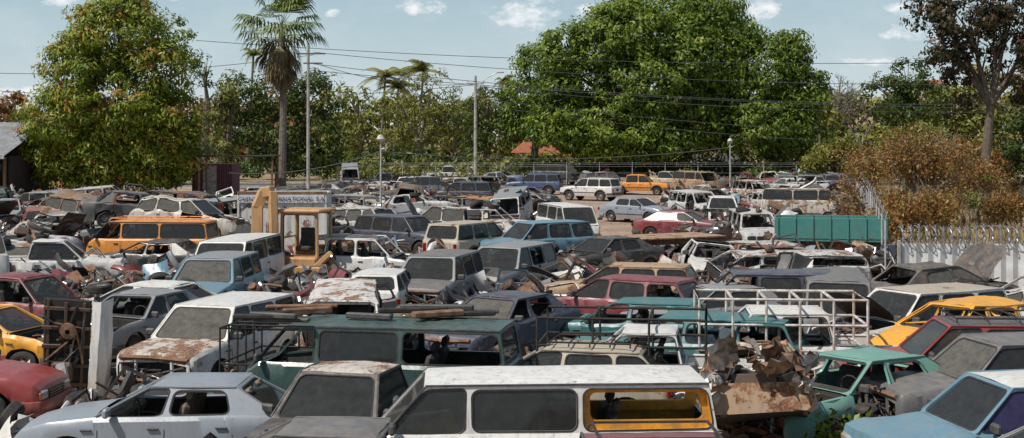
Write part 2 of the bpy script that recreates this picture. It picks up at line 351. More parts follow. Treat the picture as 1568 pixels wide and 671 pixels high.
    gl=o.get('glass',{}); n=5 if sc>1 else 3; lm=o.get('lipmat',pt)
    cb,ct=S['cb'],S['ct']
    for sg in(1,-1):
        for i in range(len(cb)-1):
            r0=Vector((cb[i],sg*yb(cb[i]),zt(cb[i]))); f0=Vector((cb[i+1],sg*yb(cb[i+1]),zt(cb[i+1])))
            r1=Vector((ct[i],sg*ytf(ct[i]),zE)); f1=Vector((ct[i+1],sg*ytf(ct[i+1]),zE))
            q=[f0,r0,r1,f1] if sg>0 else [r0,f0,f1,r1]
            if i in S['solid']: mb.add(q,[(0,1,2,3)],pt); continue
            g=gl.get(('s',i),gl.get('side','glass'))
            lmm=o.get('lip%d'%i,lm)
            wcell(mb,q,(.05,.05,.03,.07),.09 if sc>1 else .07,pt,None if g=='open' else g,.05 if lmm==lm else .1,lmm,n)
            if lmm!=lm:
                q2=[p-Vector((0,sg*.10,0)) for p in q]; wcell(mb,q2,(.13,.13,.13,.12),.08,lmm,None,.06,lmm,n,None)
    gap=(.07,.07,.04,.07)
    g=gl.get('ws','glass'); wcell(mb,[(xc,-yb(xc),zt(xc)),(xc,yb(xc),zt(xc)),(xf,ytf(xf),zE),(xf,-ytf(xf),zE)],gap,.09,pt,None if g=='open' else g,.04,None,n)
    g=gl.get('rear','glass'); wcell(mb,[(xr,yb(xr),zt(xr)),(xr,-yb(xr),zt(xr)),(xe,-ytf(xe),zE),(xe,ytf(xe),zE)],(.1,.1,.06,.08),.1,pt,None if g=='open' else g,.04,None,n)
    if not o.get('noroof'):
        nu,nv=12,(40 if o.get('ribs') else 12); V=[]
        for i in range(nu+1):
            u=-1+2*i/nu; x=xe+(xf-xe)*(u+1)/2
            for j in range(nv+1):
                y=-1+2*j/nv; z=zE+.062*(1-abs(y)**2.6)*(1-abs(u)**5*.9)
                if o.get('ribs') and abs(y)<.85 and abs(u)<.9: z+=.010*(1 if (j//2)%2 else 0)
                V.append((x,y*ytf(x),z))
        mb.add(V,[(i*(nv+1)+j,(i+1)*(nv+1)+j,(i+1)*(nv+1)+j+1,i*(nv+1)+j+1) for i in range(nu) for j in range(nv)],o.get('roofpaint',pt),True)
        for sg in(1,-1):
            tube(mb,[(xe,sg*(ytf(xe)+.006),zE+.0),((xe+xf)/2,sg*(ytf((xe+xf)/2)+.008),zE),(xf,sg*(ytf(xf)+.006),zE),(xc-.03,sg*(yb(xc)+.004),zt(xc)+.02)],.016,pt if kind!='van' else 'plastic',5)
    for dx in S['doors']:
        for sg in(1,-1):
            zs_=np.linspace(sill+.03,zt(dx)-.04,5)
            if any(abs(dx-a)<AR for a in S['wx']): zs_=np.linspace(wr+AR,zt(dx)-.04,4)
            V=[];
            for z in zs_:
                y=sy(dx,z)+.003; V+=[(dx-.007,sg*y,z),(dx+.007,sg*y,z)]
            mb.add(V,[(2*i,2*i+1,2*i+3,2*i+2) for i in range(len(zs_)-1)],'dark')
    if sc>=1:
        for i in range(1,len(cb)):
            dx=S['doors'][i-1]+.16 if i-1<len(S['doors']) else 0
            for sg in(1,-1): 
                z=zt(dx)-.16; box(mb,(dx,sg*(sy(dx,z)+.02),z),(.17,.03,.035),'plastic',.01)
        for sg in(1,-1):
            x=xc-.28; box(mb,(x+.05,sg*(yb(x)+.13),zt(x)+.09),(.09,.2,.14),o.get('mirror','plastic'),.03)
            if o.get('mould',1):
                z=sill+.27; a,b=S['wx'][1]+AR+.03,S['wx'][0]-AR-.03
                V=[]
                for i in range(6):
                    x=a+(b-a)*i/5; y=sy(x,z)
                    V+=[(x,sg*(y+.004),z-.035),(x,sg*(y+.018),z-.02),(x,sg*(y+.018),z+.02),(x,sg*(y+.004),z+.035)]
                mb.add(V,[(4*i+k,4*i+4+k,4*i+5+k,4*i+1+k) for i in range(5) for k in range(3)],'plastic')
    if kind in('suv','pickup','pickup4') and o.get('flare',1):
        for a in S['wx']:
            for sg in(1,-1):
                V=[];m=10
                for i in range(m+1):
                    an=math.pi*i/m
                    for rr,off in((AR-.005,.0),(AR-.005,.035),(AR+.06,.03),(AR+.07,.0)):
                        x=a+rr*math.cos(an); z=wr+.02+rr*math.sin(an)*.97; V.append((x,sg*(sy(x,z)+off),z))
                mb.add(V,[(4*i+k,4*i+4+k,4*i+5+k,4*i+1+k) for i in range(m) for k in range(3)],o.get('flaremat','plastic'),True)
    def bumper(e,mat,z0,z1):
        sec=[(-.1,z0),(0,z0+.02),(.02,(z0+z1)/2),(0,z1-.02),(-.1,z1)]; V=[];path=[]
        w=W/2-.01
        path=[(hl-.42,w*.99,(0,1)),(hl-.12,w*.97,(.25,.95)),(hl+.0,w*.88,(.75,.6)),(hl+.06,w*.6,(1,.1)),(hl+.08,0,(1,0)),(hl+.06,-w*.6,(1,-.1)),(hl+.0,-w*.88,(.75,-.6)),(hl-.12,-w*.97,(.25,-.95)),(hl-.42,-w*.99,(0,-1))]
        for x,y,nn in path:
            for of,z in sec: V.append((e*(x+nn[0]*of),y+nn[1]*of,z))
        mb.add(V,[(5*i+k,5*i+5+k,5*i+6+k,5*i+1+k) for i in range(8) for k in range(4)],mat,True)
    bz=sill+.12; bm=o.get('bumper','plastic')
    if not o.get('nofb'): bumper(1,bm,bz-.06,bz+.15)
    if not o.get('norb'): bumper(-1,bm,bz-.02,bz+.16)
    zf=zt(hl-.06)-.14; yw=hw(hl)
    if kind=='van': zf=.74
    fh=.15
    if (not nohood or o.get('lights')) and not o.get('strip'):
        box(mb,(hl+.0,0,zf),(.05,yw*1.0,fh),'dark',.01)
        for k in range(3): box(mb,(hl+.026,0,zf-fh/2+.03+k*.045),(.012,yw*.96,.014),o.get('grille','chrome'))
        for sg in(1,-1):
            ok=not o.get('nolights'); box(mb,(hl-.015,sg*(yw*.76),zf+.005),(.07,yw*.42,fh+.02),'lamp' if ok else 'dark',.03)
            box(mb,(hl-.05,sg*(yw*.99),zf),(.12,.05,fh-.02),'amber' if ok else 'dark',.015)
    zr=zt(-hl+.05)-.17 if kind!='van' else 1.0
    for sg in(1,-1):
        tall=.34 if kind in('suv','van','wagon') else .14
        if bed: tall=.26
        box(mb,(-hl+.005,sg*(yw*.9),zr-(tall-.14)/2),(.07,.14 if tall>.2 else .36,tall),'tail' if not o.get('nolights') else 'dark',.02)
    box(mb,(-hl-.006,0,zr-.05),(.02,.34,.16),'whitepipe' if R.random()<.4 else 'dark',.004)
    for i,a in enumerate(S['wx']):
        for sg in(1,-1):
            if (i,sg) in o.get('nowheel',[]) or o.get('nowheels'):
                lathe(mb,(a,sg*(W/2-.16),wr),[(.001,.02),(.13,.02),(.13,-.04),(.06,-.05),(.06,-.2)],'rust',12,1,sg); continue
            wheel(mb,(a,sg*(W/2-.12),wr),wr,.2,sg,o.get('rim','rim'),int(14*sc)+4)
        tube(mb,[(a,-W/2+.2,wr),(a,W/2-.2,wr)],.04,'dark',6)
    if not o.get('noseats'):
        sx=[xc-.95] + ([xc-1.8] if xc-xr>2.2 else [])+([xc-2.7] if xc-xr>3.2 else [])
        sm=o.get('seat',R.choice(['int_dark','int_dark','int_tan'])); sh_=.25 if kind=='van' else 0
        for x in sx:
            for y in(-.36,.36):
                box(mb,(x,y,sill+.3+sh_),(.5,.5,.18),sm,.06)
                Mx=Matrix.Translation((x-.26,y,sill+.62+sh_))@Matrix.Rotation(-.25,4,'Y'); box(mb,(0,0,0),(.14,.48,.6),sm,.06,Mx); box(mb,(0,0,.4),(.1,.26,.18),sm,.04,Mx)
        lathe(mb,(xc-.5,.36,min(zt(xc),1.15)+.0),[(.17,0),(.185,.015),(.2,0),(.185,-.015),(.17,0)],'rubber',14,0)
    if o.get('rack'):
        x0,x1=xe+.15,xf-.1; zz=zE+.13
        for sg in(1,-1): tube(mb,[(x0,sg*(yt0-.1),zz),(x1,sg*(yt0-.1),zz)],.018,o['rack'],6)
        for k in range(5):
            x=x0+(x1-x0)*k/4; tube(mb,[(x,-yt0+.04,zz-.06),(x,-yt0+.1,zz),(x,yt0-.1,zz),(x,yt0-.04,zz-.06)],.015,o['rack'],5)
    if o.get('spare'):
        wheel(mb,(-hl-.1,.1,.85),.34,.2,-1,'rim',18,0)
    d=o.get('dent',.015); e=o.get('smash')
    if d or e:
        def fn(V):
            a=1.0
            if e: 
                t=(V.x*e[0])/hl
                a+=max(0,(t-.25))*e[1]
            if V.z<.3: a*=.4
            return a
        mb.crumple(d,1.3,R.random()*9,fn)
    return mb
CIRC=[]; LANES=[]
def reg(x,y,a,L=4.4):
    ca,sa=math.cos(a),math.sin(a)
    for t in(-L/2+.85,0,L/2-.85): CIRC.append((x+ca*t,y+sa*t))
def put(kind,u,vr,head,pt,z=0,tilt=(0,0),sc=1.6,xyz=None,show=.5,**o):
    S=SPEC[kind]; h=S['H']+z-o.get('crush',0)
    x,y=at(u,vr,h) if xyz is None else xyz
    o.setdefault('det',sc)
    mb=build_car(kind,'p_'+pt,o)
    if o.get('nowheels'): z-=.12
    a=math.radians(head)
    reg(x,y,a,S['L']+.0)
    hwid=(abs(math.cos(a))*S['L']+abs(math.sin(a))*S['W'])/2
    # open strip of yard beside each surveyed car
    s=F/y; vneed=(CH-h)*s+show*h*s; LANES.append((x/y-hwid/y,x/y+hwid/y,F*3.5/vneed,y))
    return mb.obj(NAMES[kind],(x,y,z),(math.radians(tilt[0]),math.radians(tilt[1]),a))
OP='open'; D='glass_dusty'
# foreground
put('sedan',272,576,179,'silver',sc=2,glass={('s',1):OP,('s',2):OP,'side':OP},dent=.006,bumper='p_silver',mould=0,rim='plastic',norb=0,nowheel=[(0,1)],mirror='p_silver')
put('sedan',-105,520,-3,'red',sc=2,dent=.005,bumper='p_red',mould=0)
put('van',826,568,183,'van_white',sc=2,ribs=1,glass={('s',0):OP,('s',1):'glass',('s',2):'glass','ws':'glass','rear':OP},lip0='vanint',dent=.008,mould=0,seat='int_dark',smash=(1,.6),inner='vanint')
put('suv',330,460,-108,'white',sc=2,strip=1,nofb=1,nolights=1,glass={'ws':D,'side':'glass'},hoodpaint='p_rustw',dent=.012,smash=(1,3),flaremat='p_white')
put('van',588,488,170,'dgreen',sc=2,ribs=1,glass={'side':OP,'ws':OP,('s',1):'glass'},dent=.01,show=.8)
put('pickup',538,556,-104,'black',sc=2,strip=1,roofpaint='p_rustw',nofb=1,glass={'ws':'glass'},dent=.02,smash=(1,3))
put('sedan',768,450,-122,'navy',sc=2,strip=1,glass={'ws':D,'side':OP},dent=.02,smash=(1,4),nofb=1,nolights=1,z=.2)
put('hatch',862,524,168,'beige',sc=1.6,rack='dark',dent=.015,hoodpaint='p_white')
put('pickup4',1190,470,176,'white',sc=1.6,dent=.02,glass={'side':OP})
put('pickup',1000,500,172,'white',sc=1.6,dent=.02,glass={'side':OP})
put('sedan',1310,540,-146,'teal',sc=2,glass={'side':OP,'ws':OP,'rear':OP},nohood=1,strip=1,nofb=1,dent=.03,smash=(1,3),nodoor=(-.02,.95),ds=1,seat='int_dark')
put('suv',1560,574,188,'lblue',sc=2,glass={'side':'glass_purple'},roofpaint='p_white',dent=.015,smash=(1,4),nofb=1)
put('sedan',1650,652,192,'dsilver',sc=2,dent=.01)
put('sedan',468,646,174,'grey',sc=2,dent=.015,smash=(1,3),glass={'ws':D})
put('van',1000,669,92,'maroon',sc=1.6,rack='dark',xyz=(1.48,13.45))
put('suv',1540,514,190,'grey',sc=1.6,glass={'ws':D,'side':'glass'},dent=.012,strip=1,nofb=1)
put('suv',1480,487,176,'red',sc=1.6,rack='dark',roofpaint='p_black',dent=.015)
put('suv',1398,440,-152,'white',sc=1.6,glass={'side':'glass'},dent=.02,smash=(1,5),openhood=35,roofpaint='p_beige')
put('hatch',1470,462,-146,'taxi',z=.3,sc=1.6,glass={'side':OP,'ws':OP,'rear':OP},dent=.05,notrunk=1)
put('wagon',945,420,150,'maroon',sc=1.6,dent=.02,nofb=1,z=.1,glass={('s',0):OP},nohood=1,strip=1)
put('wagon',950,402,165,'tan',sc=1.6,dent=.015,z=.1)
put('hatch',965,456,165,'dteal',sc=1.6,dent=.03,glass={'side':OP},smash=(1,3))
put('suv',1050,478,160,'dteal',sc=1.6,dent=.03,glass={'side':OP},crush=.15,noseats=1)
put('suv',1150,413,176,'navy',sc=1.6,dent=.015,glass={'ws':OP,('s',2):OP})
put('sedan',1095,436,-160,'dsilver',sc=1.6,dent=.02,smash=(1,3),nolights=1)
put('suv',775,374,-114,'dsilver',sc=1.6,hoodpaint='p_black',dent=.012,glass={'ws':'glass',('s',1):OP})
put('suv',668,388,-104,'dsilver',sc=1.6,roofpaint='p_grey',dent=.012,hoodpaint='p_grey',strip=1,nofb=1)
put('suv',725,337,58,'beige',sc=1.4,spare=1,dent=.01)
put('suv',622,329,-35,'navy',sc=1.4,dent=.01,bumper='p_navy')
put('suv',562,360,-12,'white',sc=1.4,glass={'side':OP,'ws':OP,'rear':OP},dent=.04,smash=(1,4),nohood=1,roofpaint='p_black')
put('hatch',588,410,85,'white',sc=1.4,dent=.015,glass={'rear':'glass'},roofpaint='p_white')
put('suv',327,391,-95,'lblue',sc=1.6,roofpaint='p_dsilver',glass={'ws':D},grille='chrome',dent=.01)
put('van',365,362,-97,'white',sc=1.4,dent=.015,glass={'ws':'glass'})
put('van',236,336,174,'orange',sc=1.6,rack='p_orange',dent=.012,glass={'side':'glass',('s',2):OP},show=.75)
put('sedan',236,366,170,'black',sc=1.4,dent=.06,glass={'side':OP,'ws':OP})
put('sedan',-20,468,-14,'taxi',sc=1.6,dent=.03,smash=(1,4),nohood=1,glass={'side':OP},show=.8)
put('pickup',30,418,-20,'maroon',sc=1.4,dent=.03,glass={'side':OP},nohood=1)
put('sedan',215,446,-110,'dsilver',sc=1.4,dent=.04,nohood=1,glass={'ws':OP})
put('sedan',225,430,160,'white',sc=1.2,dent=.04,smash=(1,3))
put('pickup',75,366,10,'white',sc=1.2,dent=.04,smash=(1,4))
# clearing
put('suv',905,272,146,'white',sc=1.2,dent=.004,rack='plastic',show=1.0)
put('sedan',976,302,-42,'silver',sc=1.2,dent=.004,bumper='p_silver',show=1.0)
put('sedan',1044,322,-24,'maroon',sc=1.2,dent=.01,show=.85)
put('pickup4',978,267,-12,'orange',sc=1.1,show=.6)
put('pickup',685,254,2,'white',sc=1.1,z=.25)
put('van',850,252,-30,'black',sc=1.1,nofb=1,glass={'ws':D},show=.7); put('suv',912,250,-20,'black',sc=1.1); put('suv',960,252,-20,'grey',sc=1.1)
put('pickup',1020,262,-30,'beige',sc=1.1); put('van',1065,262,-60,'tan',sc=1.1,glass={'ws':OP})
put('pickup4',1105,300,-95,'white',sc=1.1,nohood=1,nofb=1,dent=.03); put('suv',1158,276,-70,'rustw',sc=1.1,dent=.03,glass={'ws':OP,'side':OP})
put('van',1228,288,-15,'rustw',sc=1.1,dent=.02); put('van',868,312,-75,'white',sc=1.2,dent=.01,show=.8); put('suv',820,338,-150,'lblue',sc=1.2,dent=.02,smash=(1,3),show=.7)
put('suv',705,278,175,'navy',sc=1.1); put('sedan',930,362,-140,'black',sc=1.2,nohood=1,dent=.03)
put('van',1278,418,-100,'grey',sc=1.3,dent=.03,z=-.3)
put('suv',818,266,170,'blue',sc=1.1)
# ---------------------------------------------------------------- crushed car body
mb=build_car('hatch','p_tan',dict(det=1.6,nohood=1,nofb=1,norb=1,glass={'side':OP,'ws':OP,'rear':OP},nowheels=1,dent=.1,smash=(1,2),noseats=1,hoodpaint='p_rustw'))
for k in range(26):
    gx,gy,gz=R.uniform(.9,2.2),R.uniform(-.8,.8),R.uniform(.5,1.2); s=R.uniform(.2,.5); mb.M=Matrix.Translation((gx,gy,gz))@Euler((R.uniform(-1,1),R.uniform(-1,1),R.uniform(0,6))).to_matrix().to_4x4()
    V=[(i*s/4-.5*s,j*s/4-.5*s,R.uniform(-.09,.09)) for i in range(5) for j in range(5)]
    mb.add(V,[(i*5+j,i*5+5+j,i*5+6+j,i*5+j+1) for i in range(4) for j in range(4)],R.choice(['alu','p_tan','whitepipe','rust','alu']))
mb.M=None
x,y=at(1160,560,1.5); mb.obj('crushed_hatchback_body',(x,y,.45),(math.radians(6),math.radians(-14),math.radians(-98))); reg(x,y,math.radians(-98),3.8)
# ---------------------------------------------------------------- filler wrecks
VARS=[]
kinds=['sedan','sedan','hatch','suv','sedan','pickup','wagon','sedan','suv','hatch','pickup4','sedan','wagon','suv','van']
for i in range(46):
    k=kinds[i%len(kinds)]
    o=dict(det=1.1 if i<24 else 1.0,dent=R.choice([.02,.04,.06,.085]),noseats=R.random()<.4)
    q=R.random()
    if q<.35: o['nohood']=1
    elif q<.6: o['openhood']=R.uniform(35,62)
    if R.random()<.5: o['strip']=1
    if R.random()<.3: o['noengine']=1
    if R.random()<.5: o['nofb']=1
    if R.random()<.5: o['norb']=1
    if R.random()<.5: o['nolights']=1
    if R.random()<.35: o['nowheels']=1
    if R.random()<.65: o['nodoor']=R.choice([(-.02,.95),(-1.0,.95)]); o['ds']=R.choice([1,-1]); o['bothdoor']=R.random()<.4
    if R.random()<.1 and k!='van': o['noroof']=1
    if R.random()<.32: o['crush']=R.uniform(.1,.38)
    if R.random()<.5: o['smash']=(R.choice([1,-1]),R.uniform(2,6))
    if R.random()<.3: o['hoodpaint']=R.choice(['p_white','p_black','p_rustw','p_maroon','p_dsilver'])
    if R.random()<.22: o['roofpaint']=R.choice(['p_white','p_rust_rand','p_rustw','p_dsilver'])
    if R.random()<.12: o['rack']='plastic'
    gg={}
    for s in('ws','rear','side'): gg[s]=R.choice(['open','open','open','glass','glass_dusty'])
    o['glass']=gg
    mb=build_car(k,'p_rust_rand' if R.random()<.22 else 'p_rand',o)
    VARS.append((k,mb.mesh('wreck_'+k),SPEC[k]['H']-o.get('crush',0),bool(o.get('nowheels'))))
LANES+=[((365-784)/F,(540-784)/F,31,60),((850-784)/F,(1015-784)/F,50,112),((290-784)/F,(362-784)/F,72,106),((1232-784)/F,(1325-784)/F,42,70),((980-784)/F,(1065-784)/F,50,70),((60-784)/F,(170-784)/F,20,26)]
keep=[(460,440,3.0),(120,590,3.2),(110,490,2.0),(1275,375,2.8),(320,305,4),(60,575,2.5),(1018,375,2.5),(432,390,3)]
KP=[(at(u,v),r) for u,v,r in keep]
rx=lambda y: 11+(y-40.6)*.218-1.6 if y>38 else 15.5
def okpos(x,y,a,L,sep=1.72,W_=1.75):
    if x>rx(y): return False
    for (kx,ky),r in KP:
        if (x-kx)**2+(y-ky)**2<r*r: return False
    hwid=(abs(math.cos(a))*L+abs(math.sin(a))*W_)/2*.8/y; b=x/y
    for b0,b1,d0,d1 in LANES:
        if d0<y<d1 and b+hwid>b0 and b-hwid<b1: return False
    ca,sa=math.cos(a),math.sin(a); C=np.array(CIRC)
    for t in(-L/2+.85,0,L/2-.85):
        if np.min((C[:,0]-x-ca*t)**2+(C[:,1]-y-sa*t)**2)<sep*sep: return False
    return True
cnt=0; FILL=[]
for tr in range(9000):
    y=math.sqrt(R.uniform(26**2,124**2)) if R.random()<.6 else R.uniform(25,124); x=R.uniform(-.42,.42)*y
    u=784+x/y*F
    if u<520 and y>98: continue
    if u<330 and y>92: continue
    g=noise.noise(Vector((x*.06,y*.06,3)))
    base=[180,0,-100,160,-20,-75][int((g+1)*3*1.7)%6]
    a=math.radians(base+R.uniform(-28,28)); vi=R.randrange(len(VARS)); k,me,h,nw=VARS[vi]
    if not okpos(x,y,a,SPEC[k]['L'],1.68 if y<60 else 1.6): continue
    z=-.12 if nw else 0
    up=R.random()<.3
    if up: z+=R.uniform(.05,.5)
    ob=bpy.data.objects.new('wrecked_'+NAMES[k],me); link(ob); ob.location=(x,y,z); t=.13 if up else .03
    ob.rotation_euler=(R.uniform(-t,t),R.uniform(-t,t),a); sc_=R.uniform(.96,1.04); ob.scale=(sc_,R.uniform(.97,1.03),R.uniform(.95,1.04))
    reg(x,y,a,SPEC[k]['L']); FILL.append((x,y,a,h+z)); cnt+=1
for (x,y,a,h) in R.sample(FILL,22):
    if y<45 or y>80 or -.12<x/y: continue
    k,me,hh,nw=R.choice(VARS[:24])
    ob=bpy.data.objects.new('wrecked_'+NAMES[k],me); link(ob); ob.location=(x,y,h-.22); ob.rotation_euler=(R.uniform(-.1,.1),R.uniform(-.1,.1),a+R.uniform(-.2,.2))
print('fillers',cnt,time.time()-T0)
# ---------------------------------------------------------------- scrap
def sheet(mb,s,t,mat):
    V=[];k=R.uniform(-.5,.5);sd=R.random()*50
    for i in range(6):
        for j in range(5):
            x=(i/5-.5)*s;y=(j/4-.5)*t; V.append((x,y,k*x*x+.22*s*noise.noise(Vector((x*2.2+sd,y*2.2,sd)))))
    mb.add(V,[(i*5+j,i*5+5+j,i*5+6+j,i*5+j+1) for i in range(5) for j in range(4)],mat,True)
pl=['p_white','p_white','p_dsilver','p_grey','p_black','p_maroon','p_rustw','p_black','p_tan','p_beige','p_lblue','p_navy','rust','p_silver','p_dteal']
def piece(mb,x,y,z,small=False):
    c=R.random(); s=.6 if small else 1
    mb.M=Matrix.Translation((x,y,z))@Euler((R.gauss(0,.5),R.gauss(0,.5),R.uniform(0,6.3))).to_matrix().to_4x4()
    if c<.3: sheet(mb,R.uniform(.4,1.2)*s,R.uniform(.3,.9)*s,R.choice(pl))
    elif c<.44: wheel(mb,(0,0,0),R.uniform(.28,.36),.2,1,R.choice(['rim','dark']),14,2)
    elif c<.62: 
        L_=R.uniform(.6,1.8)*s; tube(mb,[(-L_/2,0,0),(0,R.uniform(-.1,.1),R.uniform(-.1,.1)),(L_/2,0,0)],R.uniform(.018,.04),R.choice(['rust','plastic','whitepipe','alu']),6)
    elif c<.76:
        box(mb,(0,0,0),(.5*s,.35*s,.3*s),'engine',.05); box(mb,(.05,0,.2*s),(.3*s,.2*s,.12*s),'alu',.03); lathe(mb,(.27*s,0,0),[(.001,.05),(.1*s,.05),(.1*s,-.03)],'rust',10,0)
    elif c<.88:
        w=.8;sec=[(-.08,-.1),(0,-.07),(.02,0),(0,.07),(-.08,.1)]; V=[]
        for i in range(7):
            t=-1+i/3; 
            for o_,zz in sec: V.append((.15-.3*t*t*t*t+o_,t*w,zz))
        mb.add(V,[(5*i+k,5*i+5+k,5*i+6+k,5*i+1+k) for i in range(6) for k in range(4)],R.choice(['plastic','plastic','p_white','p_dsilver','p_maroon','chrome']),True)
    else:
        m=R.choice(pl[:12]); q=[(-.5,0,.0),(.5,0,0),(.35,0,.42),(-.45,0,.42)]
        wcell(mb,q,(.06,.06,.02,.05),.06,m,None,.04,None,3); box(mb,(0,-.03,-.3),(1.0,.07,.6),m,.03)
    mb.M=None
CA=np.array(CIRC)
zones={}
n=0
while n<2500:
    y=R.uniform(22,100) if R.random()<.65 else R.uniform(20,45); x=R.uniform(-.41,.41)*y
    if x>rx(y)+1: continue
    if y>52 and (855-784)/F<x/y<(1012-784)/F and R.random()<.97: continue
    if any((x-a)**2+(y-b)**2<(r*.9)**2 for (a,b),r in KP[:6]) and R.random()<.93: continue
    dm=np.min((CA[:,0]-x)**2+(CA[:,1]-y)**2)
    if dm<1.1: continue
    key=(int(x//12),int(y//16)); mb=zones.setdefault(key,MB()); piece(mb,x,y,R.uniform(.08,.35) if y<35 else R.uniform(.1,.9)); n+=1
for (x,y,a,h) in FILL:
    if R.random()<.5:
        key=(int(x//12),int(y//16)); mb=zones.setdefault(key,MB())
        for _ in range(R.randint(1,3)): piece(mb,x+R.uniform(-.6,.6),y+R.uniform(-.6,.6),h+.03,R.random()<.7)
for mb in zones.values(): mb.obj('scrap_metal_pile')
for (u,v,r_,h_,n_) in ((425,462,2.0,.5,50),(500,460,1.6,.4,30),(395,480,1.6,.6,30),(120,440,2.2,.9,40),(190,480,1.8,.7,34),(60,455,2,.8,30),(265,400,2,.9,34),(30,380,2.5,1.2,36),(1100,388,2.4,1.1,44),(1215,392,2.2,1.1,40),(1290,470,2.2,.9,44),(1330,535,1.5,.6,30),(1240,600,1.1,.5,22),(660,330,3,1.4,44),(540,300,3.5,1.5,44),(1180,330,2.5,1.2,36),(840,420,1.8,.8,30),(700,455,1.3,.7,26),(1500,560,1.2,.6,20),(1360,430,1.8,.8,30)):
    x,y=at(u,v); mb=MB()
    for k in range(n_):
        q=R.random()**.6; an=R.uniform(0,6.28); piece(mb,x+q*r_*math.cos(an),y+q*r_*.7*math.sin(an),.1+h_*(1-q)*R.uniform(.5,1.1),k%3>0)
    mb.obj('scrap_metal_heap')
mb=MB()
for k in range(260):
    y=R.uniform(23,60); x=R.uniform(-.38,.36)*y
    if x>rx(y) or np.min((CA[:,0]-x)**2+(CA[:,1]-y)**2)<.9: continue
    piece(mb,x,y,R.uniform(.05,.7),True)
mb.obj('loose_car_parts')
# ---------------------------------------------------------------- racks on pickups
def frame(name,u,v,h,head,L,W_,z0,z1,mat,r=.022,nx=5):
    x,y=at(u,v,h); mb=MB()
    for z in(z0,(z0+z1)/2,z1):
        for sg in(1,-1): tube(mb,[(-L/2,sg*W_/2,z),(L/2,sg*W_/2,z)],r,mat)
        for e in(1,-1): tube(mb,[(e*L/2,-W_/2,z),(e*L/2,W_/2,z)],r,mat)
    for i in range(nx):
        X=-L/2+L*i/(nx-1)
        for sg in(1,-1): tube(mb,[(X,sg*W_/2,z0),(X,sg*W_/2,z1)],r,mat)
        tube(mb,[(X,-W_/2,z1),(X,W_/2,z1)],r,mat)
    mb.obj(name,(x,y,0),(0,0,math.radians(head)))
frame('white_ladder_rack',1192,452,1.95,176,3.1,1.55,1.0,1.95,'whitepipe',.028,6)
frame('black_tube_rack',955,480,1.85,172,2.9,1.6,.9,1.85,'dark',.024,4)
frame('steel_cattle_rack',428,492,1.5,-100,2.2,1.5,.2,1.5,'dark',.02,6)
x,y=at(588,488,1.97); mb=MB()
for i in range(14):
    mb.M=Matrix.Translation((x+R.uniform(-2,1.6),y+R.uniform(-.6,.6),2.02+R.uniform(0,.10)))@Matrix.Rotation(R.uniform(-.5,.5),4,'Z'); box(mb,(0,0,0),(R.uniform(.5,1.4),R.uniform(.08,.2),R.uniform(.05,.12)),R.choice(['dark','plastic','rust']),.02)
mb.obj('stacked_truck_bumpers')
# ---------------------------------------------------------------- upright pickup bed (left)
x,y=at(118,448,2.0); mb=MB()
box(mb,(-.25,0,1.0),(.9,.08,1.75),'dark',.02); 
for k in range(5): box(mb,(-.25,-.07,.25+k*.36),(.86,.05,.07),'engine',.01)
for k in range(3): box(mb,(-.6+k*.34,-.06,1.0),(.06,.06,1.7),'engine',.01)
for k in range(12):
    a=[(R.uniform(-.65,.15),R.uniform(-.2,-.1),R.uniform(.2,1.8)) for _ in range(3)]; tube(mb,a,.02,R.choice(['rubber','rust','plastic','alu']),5)
box(mb,(-.3,-.15,.5),(.4,.2,.4),'engine',.05); lathe(mb,(-.2,-.2,1.3),[(.16,.05),(.16,-.05),(.05,-.06)],'rust',14,1)
V=[]
for i in range(9):
    z=.12+1.8*i/8; b=.06*math.sin(i/8*3.1)
    for X,Y in((.22,-.12),(.26,-.3-b),(.42,-.38-b),(.56,-.3-b),(.6,-.05)): V.append((X,Y,z))
mb.add(V,[(5*i+k,5*i+5+k,5*i+6+k,5*i+1+k) for i in range(8) for k in range(4)],'p_white',True)
mb.crumple(.05,1.5,3); mb.obj('upended_pickup_bed',(x,y,0),(.05,.06,.1))
for (u,v,st) in((165,600,2),(228,672,1),(150,588,1),(20,548,1)):
    x,y=at(u,v); mb=MB()
    for k in range(st): wheel(mb,(R.uniform(-.05,.05),R.uniform(-.05,.05),.13+k*.22),.38,.22,1,'dark',24,2)
    mb.obj('old_tyre' if st==1 else 'stacked_tyres',(x,y,0))
# ---------------------------------------------------------------- backhoe
x,y=at(462,447); mb=MB(); E='p_excav'
for sx in(-.75,.75):
    wheel(mb,(sx,0,.62),.62,.42,1 if sx>0 else -1,E,24,0); wheel(mb,(sx*.9,2.3,.45),.45,.3,1 if sx>0 else -1,E,20,0)
box(mb,(0,1.6,.95),(.95,2.4,.75),E,.08); box(mb,(0,.2,.85),(1.3,1.5,.5),E,.05)
for sx in(-.62,.62):
    for yy in(-.35,.85): tube(mb,[(sx,yy,1.05),(sx*.95,yy,2.5)],.05,E,6)
    tube(mb,[(sx,-.35,1.7),(sx,.85,1.7)],.03,E,5)
box(mb,(0,.25,2.56),(1.5,1.5,.12),E,.04); box(mb,(0,.15,1.35),(.5,.5,.15),'int_dark',.04); box(mb,(0,.38,1.7),(.48,.12,.6),'int_dark',.04)
for yy in(-.36,.86):
    wcell(mb,[(-.6,yy,1.1),(.6,yy,1.1),(.6,yy,2.5),(-.6,yy,2.5)],(.07,.07,.07,.07),.06,E,None,.05,E)
mb.M=Matrix.Translation((-1.15,-.75,0))
def arm(p,w,t,mat=E):
    for a,b in zip(p[:-1],p[1:]):
        a,b=Vector(a),Vector(b); d=(b-a); l=d.length; q=d.to_track_quat('Z','Y').to_matrix().to_4x4(); box(mb,(0,0,0),(t,w,l+.1),mat,.03,Matrix.Translation((a+b)/2)@q)
